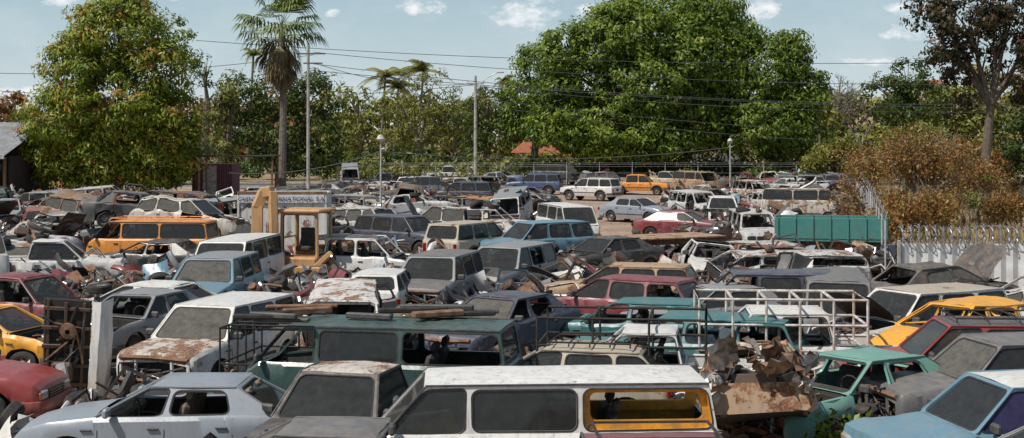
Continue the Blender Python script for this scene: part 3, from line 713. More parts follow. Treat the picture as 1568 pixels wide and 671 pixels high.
arm([(-.1,0,.5),(-.12,0,1.6),(-.16,.1,2.7),(.0,.2,3.15),(.28,.2,3.2)],.34,.36); arm([(.34,.15,3.15),(.46,.0,1.5)],.28,.26); arm([(.15,.05,.9),(.2,.12,2.2)],.1,.1,'chrome')
arm([(.42,0,1.5),(.5,-.1,1.1)],.5,.35); 
for k in range(4): box(mb,(.3+k*.14,-.2,.85),(.07,.1,.28),'rust',.02)
mb.M=None
for sx in(-.85,.85): arm([(sx*.6,-.5,.7),(sx*1.35,-.6,1.25)],.18,.16); box(mb,(sx*1.0,-.55,.45),(.2,.2,.9),E,.03)
box(mb,(0,-.55,.65),(1.7,.25,.35),E,.04)
box(mb,(0,3.3,.5),(2.1,.5,.7),E,.12)
mb.obj('backhoe_loader',(x,y+.4,0),(0,0,math.radians(-14)))
# ---------------------------------------------------------------- cargo box with lettering
def corr(mb,x0,x1,y,z0,z1,mat,step=.14,dep=.035,ax=0):
    n=int((x1-x0)/step*2); V=[];
    for i in range(n+1):
        X=x0+(x1-x0)*i/n; o_=dep*(1 if i%2 else 0)
        for z in(z0,z1): V.append((X,y-o_,z) if ax==0 else (y-o_,X,z))
    mb.add(V,[(2*i,2*i+2,2*i+3,2*i+1) for i in range(n)],mat)
root=bpy.data.objects.new('white_cargo_box_body',None); link(root)
x,y=at(432,292,2.75); root.location=(x,y,0); root.rotation_euler=(0,0,.03)
mb=MB(); box(mb,(0,1.2,1.45),(3.5,2.3,2.4),'p_boxwhite',.03); corr(mb,-1.68,1.68,.04,.35,2.3,'p_boxwhite',.18,.02)
for X in(-1.74,1.74): box(mb,(X,.02,1.45),(.09,.09,2.5),'p_boxwhite',.01)
box(mb,(0,-.02,2.42),(3.38,.05,.34),'p_white',.01)
box(mb,(0,.0,2.66),(3.56,.1,.12),'rust',.01); box(mb,(0,.0,.27),(3.56,.1,.14),'rust',.01); mb.crumple(.01,1.2,4)
mb.obj('box_shell',parent=root)
cu=bpy.data.curves.new('lettering','FONT'); cu.body='CHINDO INTERNATIONAL S.A.'; cu.size=.25; cu.align_x='CENTER'; cu.extrude=.003; cu.materials.append(MATS['text_blue'])
t=bpy.data.objects.new('lettering',cu); link(t); t.parent=root; t.location=(0,-.08,2.33); t.rotation_euler=(math.pi/2,0,0)
x,y=at(325,251,2.6); mb=MB(); box(mb,(0,1.3,1.3),(3.2,2.5,2.6),'p_purple',.02); corr(mb,-1.5,1.5,-.0,.15,2.45,'p_purple',.2,.05)
box(mb,(-.2,-.06,1.35),(1.1,.05,2.2),'whitepipe',.01); 
for X in(-1.58,1.58): box(mb,(X,-.02,1.3),(.1,.1,2.6),'p_purple',.01)
mb.obj('purple_shipping_container',(x,y,0),(0,0,-.05))
x,y=at(333,300,1.3); mb=MB()
for X in(-.7,0,.7): box(mb,(X,0,.65),(.08,.08,1.3),'p_green',.01)
for z in(.1,.7,1.3): box(mb,(0,-.03,z),(1.6,.06,.09),'p_green',.01)
box(mb,(0,.3,.4),(1.3,.5,.6),'dark',.05); mb.obj('green_steel_frame',(x,y,.0),(0,0,.2))
x,y=at(350,238,3.4); mb=MB(); box(mb,(0,0,3.3),(6,3,.1),'dark',.02)
for X in(-2.8,2.8):
    for Y in(-1.3,1.3): tube(mb,[(X,Y,0),(X,Y,3.28)],.06,'rust')
mb.obj('flat_roof_canopy',(x,y+4,0))
x,y=at(1272,328,1.9); mb=MB(); T='p_tealbed'
box(mb,(0,0,.95),(4.2,1.9,.12),T,.02)
for Y in(-.95,.95):
    box(mb,(0,Y,1.4),(4.2,.05,.8),T,.01)
    for k in range(7): box(mb,(-2+k*.66,Y-.05,1.4),(.07,.06,.84),T,.01)
for X in(-2.1,2.1): box(mb,(X,0,1.4),(.05,1.9,.8),T,.01)
for X in(-1.3,1.3):
    for Y in(-.75,.75): wheel(mb,(X,Y,.45),.45,.28,1 if Y>0 else -1,'rim',18)
box(mb,(0,0,.7),(4.4,.7,.3),'rust',.02); mb.obj('teal_truck_bed',(x,y,0),(0,0,math.radians(-12)))
x,y=at(1018,360,1.3); mb=MB()
for k in range(9): box(mb,(-1.9+k*.47,0,1.25),(.44,2.0,.06),'p_tan',.01)
box(mb,(0,.6,1.1),(4.3,.12,.2),'rust',.01); box(mb,(0,-.6,1.1),(4.3,.12,.2),'rust',.01)
for X in(-1.2,1.2):
    tube(mb,[(X,-.8,.4),(X,.8,.4)],.05,'rust'); box(mb,(X,0,.75),(.12,1.3,.6),'rust',.01)
    for Y in(-.8,.8): wheel(mb,(X,Y,.4),.4,.25,1 if Y>0 else -1,'rim',16)
mb.obj('wooden_flatbed_trailer',(x,y,0),(0,0,.5))
x,y=at(1245,266,1.6); mb=MB()
V=[(-2.2,-.9,.2),(2.2,-.9,.2),(2.2,.9,.2),(-2.2,.9,.2),(-2.6,-1,1.6),(2.6,-1,1.6),(2.6,1,1.6),(-2.6,1,1.6)]
mb.add(V,[(0,1,5,4),(1,2,6,5),(2,3,7,6),(3,0,4,7),(0,1,2,3)],'p_tealbed')
for k in range(6): box(mb,(-2.1+k*.84,-1.0,.9),(.09,.1,1.3),'p_tealbed',.01)
for X in(-1.6,1.6): box(mb,(X,0,.1),(.2,1.7,.2),'rust',.01)
mb.obj('skip_container',(x,y,0))
# ---------------------------------------------------------------- shed left
mb=MB(); x1=(48-784)/20.; yy=104
V=[];n=60
for i in range(n+1):
    X=x1-14+14*i/n
    for Y,zz in((yy-1,3.4),(yy+9,5.9)): V.append((X,Y,zz+.05*(i%2)))
mb.add(V,[(2*i,2*i+2,2*i+3,2*i+1) for i in range(n)],'shed_roof')
for X in(x1-.3,x1-5,x1-10): box(mb,(X,yy,1.65),(.2,.2,3.3),'rust',.01)
box(mb,(x1-7,yy-.95,3.3),(14,.08,.25),'galv',.01); box(mb,(x1-7,yy+9,2.6),(14,.15,5.2),'dark')
box(mb,(x1-.05,yy+4.5,1.7),(.1,8.5,3.3),'dark')
for k in range(24): lathe(mb,(x1-R.uniform(.8,5),yy-.4,R.uniform(2,2.9)),[(.3,.1),(.42,.1),(.45,0),(.42,-.1),(.3,-.1)],'rubber',12,1)
for k in range(26): wheel(mb,(x1-R.uniform(.5,6),yy+R.uniform(-1,1.5),.15+.2*(k%6)),.42,.22,1,'dark',14,2)
mb.obj('open_metal_shed')
# ---------------------------------------------------------------- right corrugated fence + razor wire
root=bpy.data.objects.new('corrugated_metal_fence',None); link(root)
x0,y0=11.0,40.6; root.location=(x0,y0,0); root.rotation_euler=(0,0,-.02)
mb=MB(); corr(mb,0,12,0,.05,1.9,'fencesheet',.34,.07)
for k in range(7):
    box(mb,(k*1.9+.02,-.12,1.0),(.09,.08,2.0),'concrete',.01)
for z in(.5,1.5): box(mb,(6,.06,z),(12,.05,.06),'rust',.005)
mb.obj('sheets_and_posts',parent=root)
mb=MB(); pts=[]
for i in range(52*14):
    a=i/14*2*math.pi; pts.append((i/(52*14)*12,.26*math.cos(a)+.02*math.sin(a*3.3),2.14+.24*math.sin(a)+.03*math.sin(i*.05)))
tube(mb,pts,.016,'razor',4)
pts=[(p[0]+.09,-p[1]*.9,p[2]+.02) for p in pts]; tube(mb,pts,.014,'razor',4)
for i in range(0,52*14,4):
    p=pts[i]; mb.add([(p[0]-.04,p[1],p[2]),(p[0]+.04,p[1],p[2]+.012),(p[0],p[1],p[2]+.045)],[(0,1,2)],'razor')
mb.obj('razor_wire_coil',parent=root)
def chain(name,p0,p1,h=2.0,sp=3.0,post='galv'):
    mb=MB(); p0=Vector((p0[0],p0[1],0)); p1=Vector((p1[0],p1[1],0)); L=(p1-p0).length; n=int(L/sp); d=(p1-p0)/L
    for i in range(n+1): p=p0+d*i*sp; tube(mb,[p,p+Vector((0,0,h+.1))],.035,post,6); tube(mb,[p+Vector((0,0,h+.1)),p+Vector((0,-.25,h+.4))],.025,post,5)
    for z in(.1,.7,1.4,h,h+.2,h+.33): tube(mb,[p0+Vector((0,-.0 if z<=h else -.15,z)),p1+Vector((0,0 if z<=h else -.15,z))],.010,'razor',4)
    mb.obj(name)
chain('wire_fence',(12.6,48),(38,158),sp=4); chain('wire_fence',(-22,130),(34,130))
# ---------------------------------------------------------------- poles and lamps
def pole(u,vtop,vbase,arm=None,lamp=False,r=.14,mat='concrete'):
    x,y=at(u,vbase); s=F/y; h=(vbase-vtop)/s; mb=MB(); tube(mb,[(0,0,0),(0,0,h)],[r,r*.7],mat,10)
    if arm: 
        tube(mb,[(0,0,h*.86),(arm*.5,0,h*.98),(arm,0,h*1.03)],.05,'galv',6); box(mb,(arm*1.12,0,h*1.03),(.7,.3,.14),'galv',.05)
    if lamp:
        lathe(mb,(0,0,h),[(.05,-.1),(.2,.05),(.22,.12),(.13,.3),(.001,.34)],'whitepipe',12,2); tube(mb,[(0,0,h*.9),(.35,0,h*.94)],.03,'galv')
    return mb,x,y,h
mb,x,y,h=pole(728,116,290,2.0,r=.17); box(mb,(0,0,h-.7),(1.6,.1,.1),'concrete',.01)
for k in(-.7,0,.7): lathe(mb,(k,0,h-.55),[(.06,-.05),(.07,.05),(.03,.15)],'whitepipe',8,2)
mb.obj('concrete_utility_pole',(x,y,0))
mb,x,y,h=pole(472,66,296,r=.16); box(mb,(.3,-.05,h-.9),(2.3,.12,.12),'rust',.01); box(mb,(.4,-.05,h-1.7),(1.6,.12,.12),'rust',.01); mb.obj('utility_pole',(x,y,0))
mb,x,y,h=pole(583,216,352,lamp=True,r=.06,mat='galv'); mb.obj('yard_lamp_post',(x,y,0))
mb,x,y,h=pole(1118,218,300,lamp=True,r=.06,mat='galv'); mb.obj('yard_lamp_post',(x,y,0))
mb,x,y,h=pole(1255,205,285,r=.12,mat='barkgrey'); mb.obj('wooden_post',(x,y,0))
mb=MB()
for (ua,va,ub,vb,dd,sag) in((-200,100,480,84,128,1.2),(300,62,1900,80,128,1.5),(-200,120,728,130,128,1.5),(480,80,1900,118,128,1.6),(480,98,1900,150,126,1.8),(480,108,1900,165,125,1.2),(728,132,1900,158,128,1.5),(583,232,1118,226,90,.6),(350,265,583,232,90,.5),(728,150,1900,205,127,1.5),(728,160,1900,215,127,1.8),(480,96,728,128,128,.8)):
    s=F/dd; A=Vector(((ua-784)/s,dd,CH-(va-HZ)/s)); B=Vector(((ub-784)/s,dd,CH-(vb-HZ)/s))
    pts=[A.lerp(B,i/24)-Vector((0,0,4*sag*(i/24)*(1-i/24))) for i in range(25)]; tube(mb,pts,.026,'wire',4,False)
mb.obj('overhead_power_lines')
# ---------------------------------------------------------------- foliage
def leafmat(name,stops,trans=.3):
    m,nt,out=nodes(name); at_=N(nt,'ShaderNodeAttribute',attribute_name='shade')
    c=ramp(nt,at_.outputs['Fac'],stops)
    b=N(nt,'ShaderNodeBsdfPrincipled',{'Base Color':c,'Roughness':.5}); b.inputs['Specular IOR Level'].default_value=.4
    t=N(nt,'ShaderNodeBsdfTranslucent',{'Color':c}); mx=N(nt,'ShaderNodeMixShader',{0:trans,1:b.outputs[0],2:t.outputs[0]})
    nt.links.new(mx.outputs[0],out.inputs[0])
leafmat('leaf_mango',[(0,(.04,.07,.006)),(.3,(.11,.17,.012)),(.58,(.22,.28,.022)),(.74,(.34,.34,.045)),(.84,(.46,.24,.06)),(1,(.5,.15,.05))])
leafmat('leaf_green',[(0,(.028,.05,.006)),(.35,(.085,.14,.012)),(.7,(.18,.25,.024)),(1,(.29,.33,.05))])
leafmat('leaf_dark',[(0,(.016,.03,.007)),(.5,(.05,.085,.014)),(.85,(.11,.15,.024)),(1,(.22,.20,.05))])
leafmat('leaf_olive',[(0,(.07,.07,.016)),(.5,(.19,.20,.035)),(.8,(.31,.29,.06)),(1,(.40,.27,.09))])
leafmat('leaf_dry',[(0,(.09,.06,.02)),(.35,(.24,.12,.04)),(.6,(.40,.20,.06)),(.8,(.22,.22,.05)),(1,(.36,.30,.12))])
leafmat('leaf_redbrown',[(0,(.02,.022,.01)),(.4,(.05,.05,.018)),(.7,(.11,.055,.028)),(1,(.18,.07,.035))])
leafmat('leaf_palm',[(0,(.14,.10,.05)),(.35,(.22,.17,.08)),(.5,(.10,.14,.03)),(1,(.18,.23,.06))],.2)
leafmat('grass_dry',[(0,(.18,.12,.06)),(.6,(.33,.23,.12)),(1,(.24,.23,.08))])
def leaves(name,c,n,size,asp,shade,mat,parent=None,droop=.5):
    K=len(c); n=n/np.maximum(np.linalg.norm(n,axis=1,keepdims=True),1e-6)
    t=NR.normal(size=(K,3))+np.array([0,0,-droop*2]); t-=n*np.sum(t*n,axis=1,keepdims=True); t/=np.maximum(np.linalg.norm(t,axis=1,keepdims=True),1e-6)
    b=np.cross(n,t); s=(size*NR.uniform(.6,1.3,K))[:,None]
    V=np.empty((K,4,3)); V[:,0]=c-t*s*.5; V[:,1]=c+b*s*asp*.5+n*s*.08; V[:,2]=c+t*s*.5; V[:,3]=c-b*s*asp*.5+n*s*.08
    V=V.reshape(-1,3); me=bpy.data.meshes.new(name)
    me.vertices.add(K*4); me.vertices.foreach_set('co',V.ravel()); me.loops.add(K*4); me.loops.foreach_set('vertex_index',np.arange(K*4,dtype=np.int32)); me.polygons.add(K); me.polygons.foreach_set('loop_start',np.arange(0,K*4,4,dtype=np.int32))
    me.attributes.new('shade','FLOAT','FACE'); me.materials.append(MATS[mat]); me.update(calc_edges=True); me.validate()
    a=me.attributes['shade']; a.data.foreach_set('value',np.clip(shade,0,1).astype(np.float32))
    o=bpy.data.objects.new(name,me); link(o)
    if parent: o.parent=parent
    return o
def clumps(lobes,dens,rc,per,gap=.0,bias=0.0):
    C=[];Nn=[];S=[]
    for (cx,cy,cz,rx_,ry_,rz_) in lobes:
        area=4*math.pi*((rx_*ry_)**1.6/3+(rx_*rz_)**1.6/3+(ry_*rz_)**1.6/3)**(1/1.6); k=max(6,int(area*dens))
        d=NR.normal(size=(k,3)); d[:,1]-=.25; d/=np.linalg.norm(d,axis=1,keepdims=True)
        rr=NR.uniform(.62,1.06,k)[:,None]; cc=np.array([cx,cy,cz])+d*np.array([rx_,ry_,rz_])*rr
        for i in range(k):
            if cc[i,2]<.7: continue
            if gap and noise.noise(Vector(cc[i]*.35))<gap-.5: continue
            r=rc*NR.uniform(.55,1.3); m=int(per*NR.uniform(.6,1.3)); e=NR.normal(size=(m,3)); e/=np.linalg.norm(e,axis=1,keepdims=True)
            p=cc[i]+e*r*np.array([1.15,1.15,.75])*(NR.uniform(.25,1.0,m)**.5)[:,None]
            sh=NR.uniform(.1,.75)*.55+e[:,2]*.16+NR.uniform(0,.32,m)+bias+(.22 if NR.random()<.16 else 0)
            C.append(p);Nn.append(e+NR.normal(size=(m,3))*.45+d[i]*.5+np.array([0,0,.25]));S.append(sh)
    return np.concatenate(C),np.concatenate(Nn),np.concatenate(S)
def lob(L,d):
    s=F/d; out=[]
    for (u,v,a,b) in L:
        rx_,rz_=a/s,b/s; out.append(((u-784)/s,d+R.uniform(-.3,.3)*rx_,CH-(v-HZ)/s,rx_,rx_*.9,rz_))
    return out
def tree(name,L,d,tu,mat,dens=.55,rc=.95,per=55,size=.42,asp=.42,gap=0,bias=0,tr=.45,bark='bark',extra=0):
    lb=lob(L,d); s=F/d; bx=(tu-784)/s; mb=MB(); zc=min(l[2] for l in lb); zt_=max(1.5,zc-.5)
    fork=Vector((bx+.2,d,zt_)); tube(mb,[(bx,d,-.1),(bx-.1,d,zt_*.5),fork],[tr*1.3,tr,tr*.85],bark,10)
    for l in lb:
        c=Vector(l[:3]); mid=fork.lerp(c,.5)+Vector((0,0,.1*(c-fork).length)); tube(mb,[fork,mid,c],[tr*.6,tr*.35,tr*.1],bark,6)
        for _ in range(3+extra):
            e=c+Vector((R.uniform(-1,1)*l[3],R.uniform(-1,1)*l[4],R.uniform(-.4,1)*l[5]))*.8; tube(mb,[mid,mid.lerp(e,.5)+Vector((0,0,.3)),e],[tr*.25,tr*.14,.03],bark,5)
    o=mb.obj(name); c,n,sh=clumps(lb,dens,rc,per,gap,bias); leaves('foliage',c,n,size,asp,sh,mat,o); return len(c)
tot=0
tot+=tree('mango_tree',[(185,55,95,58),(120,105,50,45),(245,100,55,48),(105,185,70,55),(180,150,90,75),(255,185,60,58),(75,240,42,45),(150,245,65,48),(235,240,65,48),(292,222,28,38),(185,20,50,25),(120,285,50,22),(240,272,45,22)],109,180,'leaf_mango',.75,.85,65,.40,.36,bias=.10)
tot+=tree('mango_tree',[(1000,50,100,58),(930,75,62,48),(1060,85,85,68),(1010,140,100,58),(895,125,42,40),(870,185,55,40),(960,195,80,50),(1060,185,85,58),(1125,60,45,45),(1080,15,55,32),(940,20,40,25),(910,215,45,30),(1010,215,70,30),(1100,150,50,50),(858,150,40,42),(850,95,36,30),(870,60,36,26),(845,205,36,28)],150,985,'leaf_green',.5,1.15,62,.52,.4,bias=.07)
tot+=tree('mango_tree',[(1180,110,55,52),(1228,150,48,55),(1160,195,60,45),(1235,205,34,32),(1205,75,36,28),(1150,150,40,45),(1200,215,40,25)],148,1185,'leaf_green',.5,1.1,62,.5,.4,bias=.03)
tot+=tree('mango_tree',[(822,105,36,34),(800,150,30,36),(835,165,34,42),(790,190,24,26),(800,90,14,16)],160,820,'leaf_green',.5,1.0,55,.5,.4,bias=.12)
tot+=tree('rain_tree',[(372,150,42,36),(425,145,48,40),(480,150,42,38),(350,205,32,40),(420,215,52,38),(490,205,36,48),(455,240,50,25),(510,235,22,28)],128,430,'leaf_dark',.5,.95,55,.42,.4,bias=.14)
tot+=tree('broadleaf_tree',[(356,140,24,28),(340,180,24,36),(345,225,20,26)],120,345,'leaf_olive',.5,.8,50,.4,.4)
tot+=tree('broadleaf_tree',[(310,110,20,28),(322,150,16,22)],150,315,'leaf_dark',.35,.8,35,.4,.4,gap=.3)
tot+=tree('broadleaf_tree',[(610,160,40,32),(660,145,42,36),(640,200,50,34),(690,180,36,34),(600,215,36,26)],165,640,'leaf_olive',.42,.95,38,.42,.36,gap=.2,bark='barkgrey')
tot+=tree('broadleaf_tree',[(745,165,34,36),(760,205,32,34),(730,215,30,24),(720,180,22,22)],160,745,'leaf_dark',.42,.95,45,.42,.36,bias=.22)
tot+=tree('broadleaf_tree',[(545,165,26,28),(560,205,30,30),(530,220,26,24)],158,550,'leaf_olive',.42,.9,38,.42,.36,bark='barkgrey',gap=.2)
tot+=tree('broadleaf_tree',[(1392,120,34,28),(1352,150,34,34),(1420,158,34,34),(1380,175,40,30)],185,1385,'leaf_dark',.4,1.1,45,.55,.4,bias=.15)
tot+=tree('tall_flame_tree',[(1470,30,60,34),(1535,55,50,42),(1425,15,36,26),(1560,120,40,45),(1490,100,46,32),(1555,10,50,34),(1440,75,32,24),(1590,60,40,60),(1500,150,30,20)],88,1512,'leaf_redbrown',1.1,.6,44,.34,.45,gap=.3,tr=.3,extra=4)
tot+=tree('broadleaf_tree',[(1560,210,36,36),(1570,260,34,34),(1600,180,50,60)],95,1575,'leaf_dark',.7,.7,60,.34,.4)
tot+=tree('green_shrub',[(1500,300,24,30),(1478,325,22,24),(1520,325,20,24)],78,1500,'leaf_olive',.9,.4,50,.2,.35,bias=.05,tr=.08)
def branchy(mb,p,d,l,r,dep,tips,spread=.55):
    q=p+d*l; m=p.lerp(q,.5)+Vector((R.uniform(-1,1),R.uniform(-1,1),R.uniform(-1,1)))*l*.07
    tube(mb,[p,m,q],[r,r*.85,r*.7],'barkgrey',5 if dep>2 else 4,False)
    if dep<=2: tips.append(q); tips.append(m)
    if dep==0: return
    for _ in range(3 if R.random()<.6 else 2):
        nd_=(d+Vector((R.gauss(0,spread),R.gauss(0,spread),R.gauss(.12,spread*.6)))).normalized(); branchy(mb,q,nd_,l*R.uniform(.62,.85),r*.66,dep-1,tips,spread)
def bare(name,u,vb,vtop,mat=None,per=8,size=.16,rad=.5,dep=5,nst=1,bias=0):
    x,y=at(u,vb); s=F/y; H_=(vb-vtop)/s; mb=MB(); tips=[]
    for k in range(nst):
        d=Vector((R.gauss(0,.25 if nst>1 else .08),R.gauss(0,.2),1)).normalized(); branchy(mb,Vector((x+R.uniform(-.4,.4)*(nst>1),y+R.uniform(-.4,.4)*(nst>1),-.05)),d,H_*.27,.022*H_/max(1,nst**.5),dep,tips)
    o=mb.obj(name)
    if mat:
        T=np.array([tuple(t) for t in tips]); c=np.repeat(T,per,axis=0)+NR.normal(size=(len(T)*per,3))*rad*.5; sh=np.repeat(NR.uniform(0,.6,len(T)),per)+NR.uniform(0,.4,len(c))+bias
        leaves('foliage',c,NR.normal(size=c.shape)+np.array([0,0,.4]),size,.45,sh,mat,o)
        return len(c)
    return 0
bare('leafless_tree',1285,262,98,None,dep=6); bare('leafless_tree',1322,262,120,None,dep=5); bare('leafless_tree',1400,330,150,None,dep=4)
for (u,vb,vt,m,n_) in((1320,330,205,'leaf_dry',3),(1360,345,190,'leaf_dry',3),(1405,350,170,'leaf_dry',3),(1445,350,180,'leaf_dry',3),(1340,300,215,'leaf_olive',2),(1390,300,160,'leaf_olive',2),(1460,320,190,'leaf_dry',3),(1300,300,190,'leaf_olive',2),(1480,340,230,'leaf_dry',3),(1540,350,290,'leaf_dry',3),(1430,365,285,'leaf_dry',3),(1375,370,290,'leaf_dry',3),(1350,385,320,'leaf_dry',3),(1520,300,220,'leaf_redbrown',3),(690,262,160,'leaf_dark',2)):
    tot+=bare('dry_shrub' if m=='leaf_dry' else 'sparse_tree',u,vb,vt,m,8,.2 if vb>320 else .3,.55,5 if n_<3 else 4,n_)
def mass(name,segs,d0,d1,mat,dens,rc,per,size,bias=0):
    lb=[]
    for (ua,ub,v,st) in segs:
        u=ua
        while u<ub:
            d=R.uniform(d0,d1); s=F/d; h=max(2.,CH-(v+R.uniform(-14,14)-HZ)/s); r=R.uniform(.8,1.25)*st/s
            lb.append(((u-784)/s,d,h*.68,r,r*.7,h*.36)); lb.append(((u+R.uniform(-10,10)-784)/s,d-2,h*.3,r*1.1,r*.7,h*.34)); u+=st*1.1
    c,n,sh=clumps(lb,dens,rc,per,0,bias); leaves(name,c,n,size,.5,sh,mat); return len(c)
tot+=mass('distant_treeline',[(-500,320,150,34),(300,560,155,34)],200,240,'leaf_dry',.16,1.6,34,1.0,-.1)
tot+=mass('distant_treeline',[(500,900,150,32),(1240,1500,140,32),(1500,2100,120,34),(900,1260,150,36)],190,230,'leaf_olive',.17,1.6,34,.95)
tot+=mass('roadside_hedge',[(290,560,235,22),(1120,1330,243,18),(780,1120,243,18),(520,780,236,20)],146,160,'leaf_dark',.4,.9,32,.5,.08)
tot+=mass('undergrowth',[(520,790,248,16),(-100,300,262,20),(1310,1700,235,22)],135,142,'leaf_olive',.4,.8,26,.42)
def fanpalm(name,u,vb,vc,R0):
    x,y=at(u,vb); s=F/y; H_=(vb-vc)/s; mb=MB(); tube(mb,[(x,y,0),(x+.15,y,H_*.5),(x,y,H_)],[.36,.27,.24],'barkgrey',10); o=mb.obj(name)
    V=[];Fc=[];S=[];top=Vector((x,y,H_))
    for k in range(100):
        dead=k<50; el=R.uniform(-1.5,-.8) if dead else R.uniform(-.5,1.35); az=R.uniform(0,6.28); d=Vector((math.cos(az)*math.cos(el),math.sin(az)*math.cos(el),math.sin(el)))
        pl_=R0*(R.uniform(.25,.55) if dead else R.uniform(.4,.62)); b=top-Vector((0,0,R.uniform(0,1.8) if dead else 0))+d*pl_; side=d.cross(Vector((0,0,1))).normalized(); upv=side.cross(d)
        S0=R.uniform(0,.3) if dead else R.uniform(.48,1)
        q0=top+side*.02;q1=top-side*.02;i=len(V);V+=[q0,q1,b];Fc.append((i,i+1,i+2));S.append(S0)
        nb=15; bl=R0*R.uniform(.42,.6)*(.75 if dead else 1)
        for j in range(nb):
            t=(j/(nb-1)-.5)*(1.4 if dead else 2.8); dd=(d*math.cos(t)+side*math.sin(t)+upv*R.uniform(-.1,.1)).normalized(); m=b+dd*bl*.6; e=m+(dd*.6+Vector((0,0,-.75 if not dead else -.9)))*bl*.42
            w=dd.cross(upv).normalized()*bl*.04; i=len(V); V+=[b,m+w,e,m-w]; Fc.append((i,i+1,i+2,i+3)); S.append(S0+R.uniform(-.05,.05))
    me=bpy.data.meshes.new('fronds'); me.from_pydata([tuple(v) for v in V],[],Fc); a=me.attributes.new('shade','FLOAT','FACE'); a.data.foreach_set('value',np.clip(S,0,1).astype(np.float32)); me.materials.append(MATS['leaf_palm'])
    f=bpy.data.objects.new('fronds',me); link(f); f.parent=o
fanpalm('fan_palm_tree',431,302,40,3.9)
def coco(name,u,vb,vc,R0,n=16,mat='leaf_olive'):
    x,y=at(u,vb); s=F/y; H_=max(.3,(vb-vc)/s); mb=MB(); tube(mb,[(x-.8,y,0),(x-.4,y,H_*.5),(x,y,H_)],[.22,.16,.13],'barkgrey',8)
    V=[];Fc=[];S=[];o=None; top=Vector((x,y,H_))
    for k in range(n):
        az=R.uniform(0,6.28); el=R.uniform(.1,1.3); h=Vector((math.cos(az),math.sin(az),0)); side=Vector((-h.y,h.x,0)); pts=[]
        for i in range(11):
            t=i/10; pts.append(top+h*R0*t*math.cos(el*(1-t*.3))+Vector((0,0,R0*(math.sin(el)*t-.75*t*t))))
        tube(mb,pts,[.05*(1-i/12) for i in range(11)],'leaf_olive',4,False); s0=R.uniform(.2,.9)
        for i in range(1,11):
            for q in(0,.33,.66):
                p=pts[i-1].lerp(pts[i],q); dr=(pts[i]-pts[i-1]).normalized(); ln=R0*.24*math.sin(math.pi*min(.95,(i+q)/11+.08))
                for sg in(1,-1):
                    e=p+(side*sg*.8+dr*.5+Vector((0,0,-.45))).normalized()*ln; j=len(V); w=dr*.05*R0/3; V+=[p-w,p+w,e]; Fc.append((j,j+1,j+2)); S.append(s0+R.uniform(-.1,.1))
    o=mb.obj(name); me=bpy.data.meshes.new('fronds'); me.from_pydata([tuple(v) for v in V],[],Fc); a=me.attributes.new('shade','FLOAT','FACE'); a.data.foreach_set('value',np.clip(S,0,1).astype(np.float32)); me.materials.append(MATS[mat]); f=bpy.data.objects.new('fronds',me); link(f); f.parent=o
coco('coconut_palm_tree',590,262,118,4.6); coco('coconut_palm_tree',648,262,108,4.8); coco('coconut_palm_tree',388,272,85,3.2,10); coco('coconut_palm_tree',610,262,135,4.2); coco('coconut_palm_tree',770,262,125,3)
coco('young_palm',830,270,245,3.2,12,'leaf_mango'); coco('young_palm',858,270,240,3,10,'leaf_mango'); coco('young_palm',810,268,248,2.5,10)
print('leaves',tot,time.time()-T0)
# ---------------------------------------------------------------- houses, wall, road, ground
def house(name,x,y,w,dp,h,rh,zb=0):
    mb=MB(); box(mb,(0,0,zb+h/2),(w,dp,h),'wall_cream',.02); o_=.5
    V=[(-w/2-o_,-dp/2-o_,zb+h),(w/2+o_,-dp/2-o_,zb+h),(w/2+o_,dp/2+o_,zb+h),(-w/2-o_,dp/2+o_,zb+h),(-w/2+1,0,zb+h+rh),(w/2-1,0,zb+h+rh)]
    mb.add(V,[(0,1,5,4),(2,3,4,5),(1,2,5),(3,0,4),(0,1,2,3)],'roof_tile')
    for X in(-w*.3,w*.3): box(mb,(X,-dp/2-.02,zb+h*.5),(1.2,.1,1.2),'dark',.01)
    box(mb,(0,-dp/2-.02,zb+1.05),(.95,.1,2.1),'rust',.01); mb.obj(name,(x,y,0))
x,y=(820-784)/12.6,173; house('tiled_roof_house',x,y,5,5,2.7,1.3)
house('tiled_roof_house',(1428-784)/7.3,298,5,6,3.0,1.4,11.8)
mb=MB(); x,y=at(1100,272); box(mb,(0,0,1.3),(5.6,.2,2.7),'concrete',.02); 
for k in(-2.8,-.9,.9,2.8): box(mb,(k,-.12,1.4),(.2,.14,2.8),'concrete',.01)
mb.obj('concrete_boundary_wall',(x,y,0))
def sheetobj(name,pts,z,mat):
    mb=MB(); mb.add([(a,b,z) for a,b in pts],[tuple(range(len(pts)))],mat); return mb.obj(name)
m,nt,out=nodes('dirt'); g=N(nt,'ShaderNodeTexCoord').outputs['Object']
a1=N(nt,'ShaderNodeTexNoise',{'Vector':g,'Scale':.22,'Detail':8,'Roughness':.65}).outputs[0]; a2=N(nt,'ShaderNodeTexNoise',{'Vector':g,'Scale':3.5,'Detail':9,'Roughness':.75}).outputs[0]; a3=N(nt,'ShaderNodeTexVoronoi',{'Vector':g,'Scale':9.0}).outputs[0]
c=ramp(nt,a1,[(.3,(.24,.16,.11)),(.5,(.38,.27,.19)),(.7,(.48,.37,.28))]); c=mixc(nt,ramp(nt,a2,[(.35,.75),(.6,0)]),c,(.16,.11,.08)); c=mixc(nt,ramp(nt,a3,[(.08,.5),(.2,0)]),c,(.48,.41,.34))
bp=N(nt,'ShaderNodeBump',{'Strength':.7,'Distance':.06,'Height':a2}); b=N(nt,'ShaderNodeBsdfPrincipled',{'Base Color':c,'Roughness':.95,'Normal':bp.outputs[0]}); nt.links.new(b.outputs[0],out.inputs[0])
plain('dry_ground',(.33,.22,.13),.95,0,.4,.5,(.20,.16,.07),.6); plain('asphalt',(.055,.055,.058),.85,0,.3,2,(.09,.085,.08)); plain('roadpaint',(.7,.68,.6),.7)
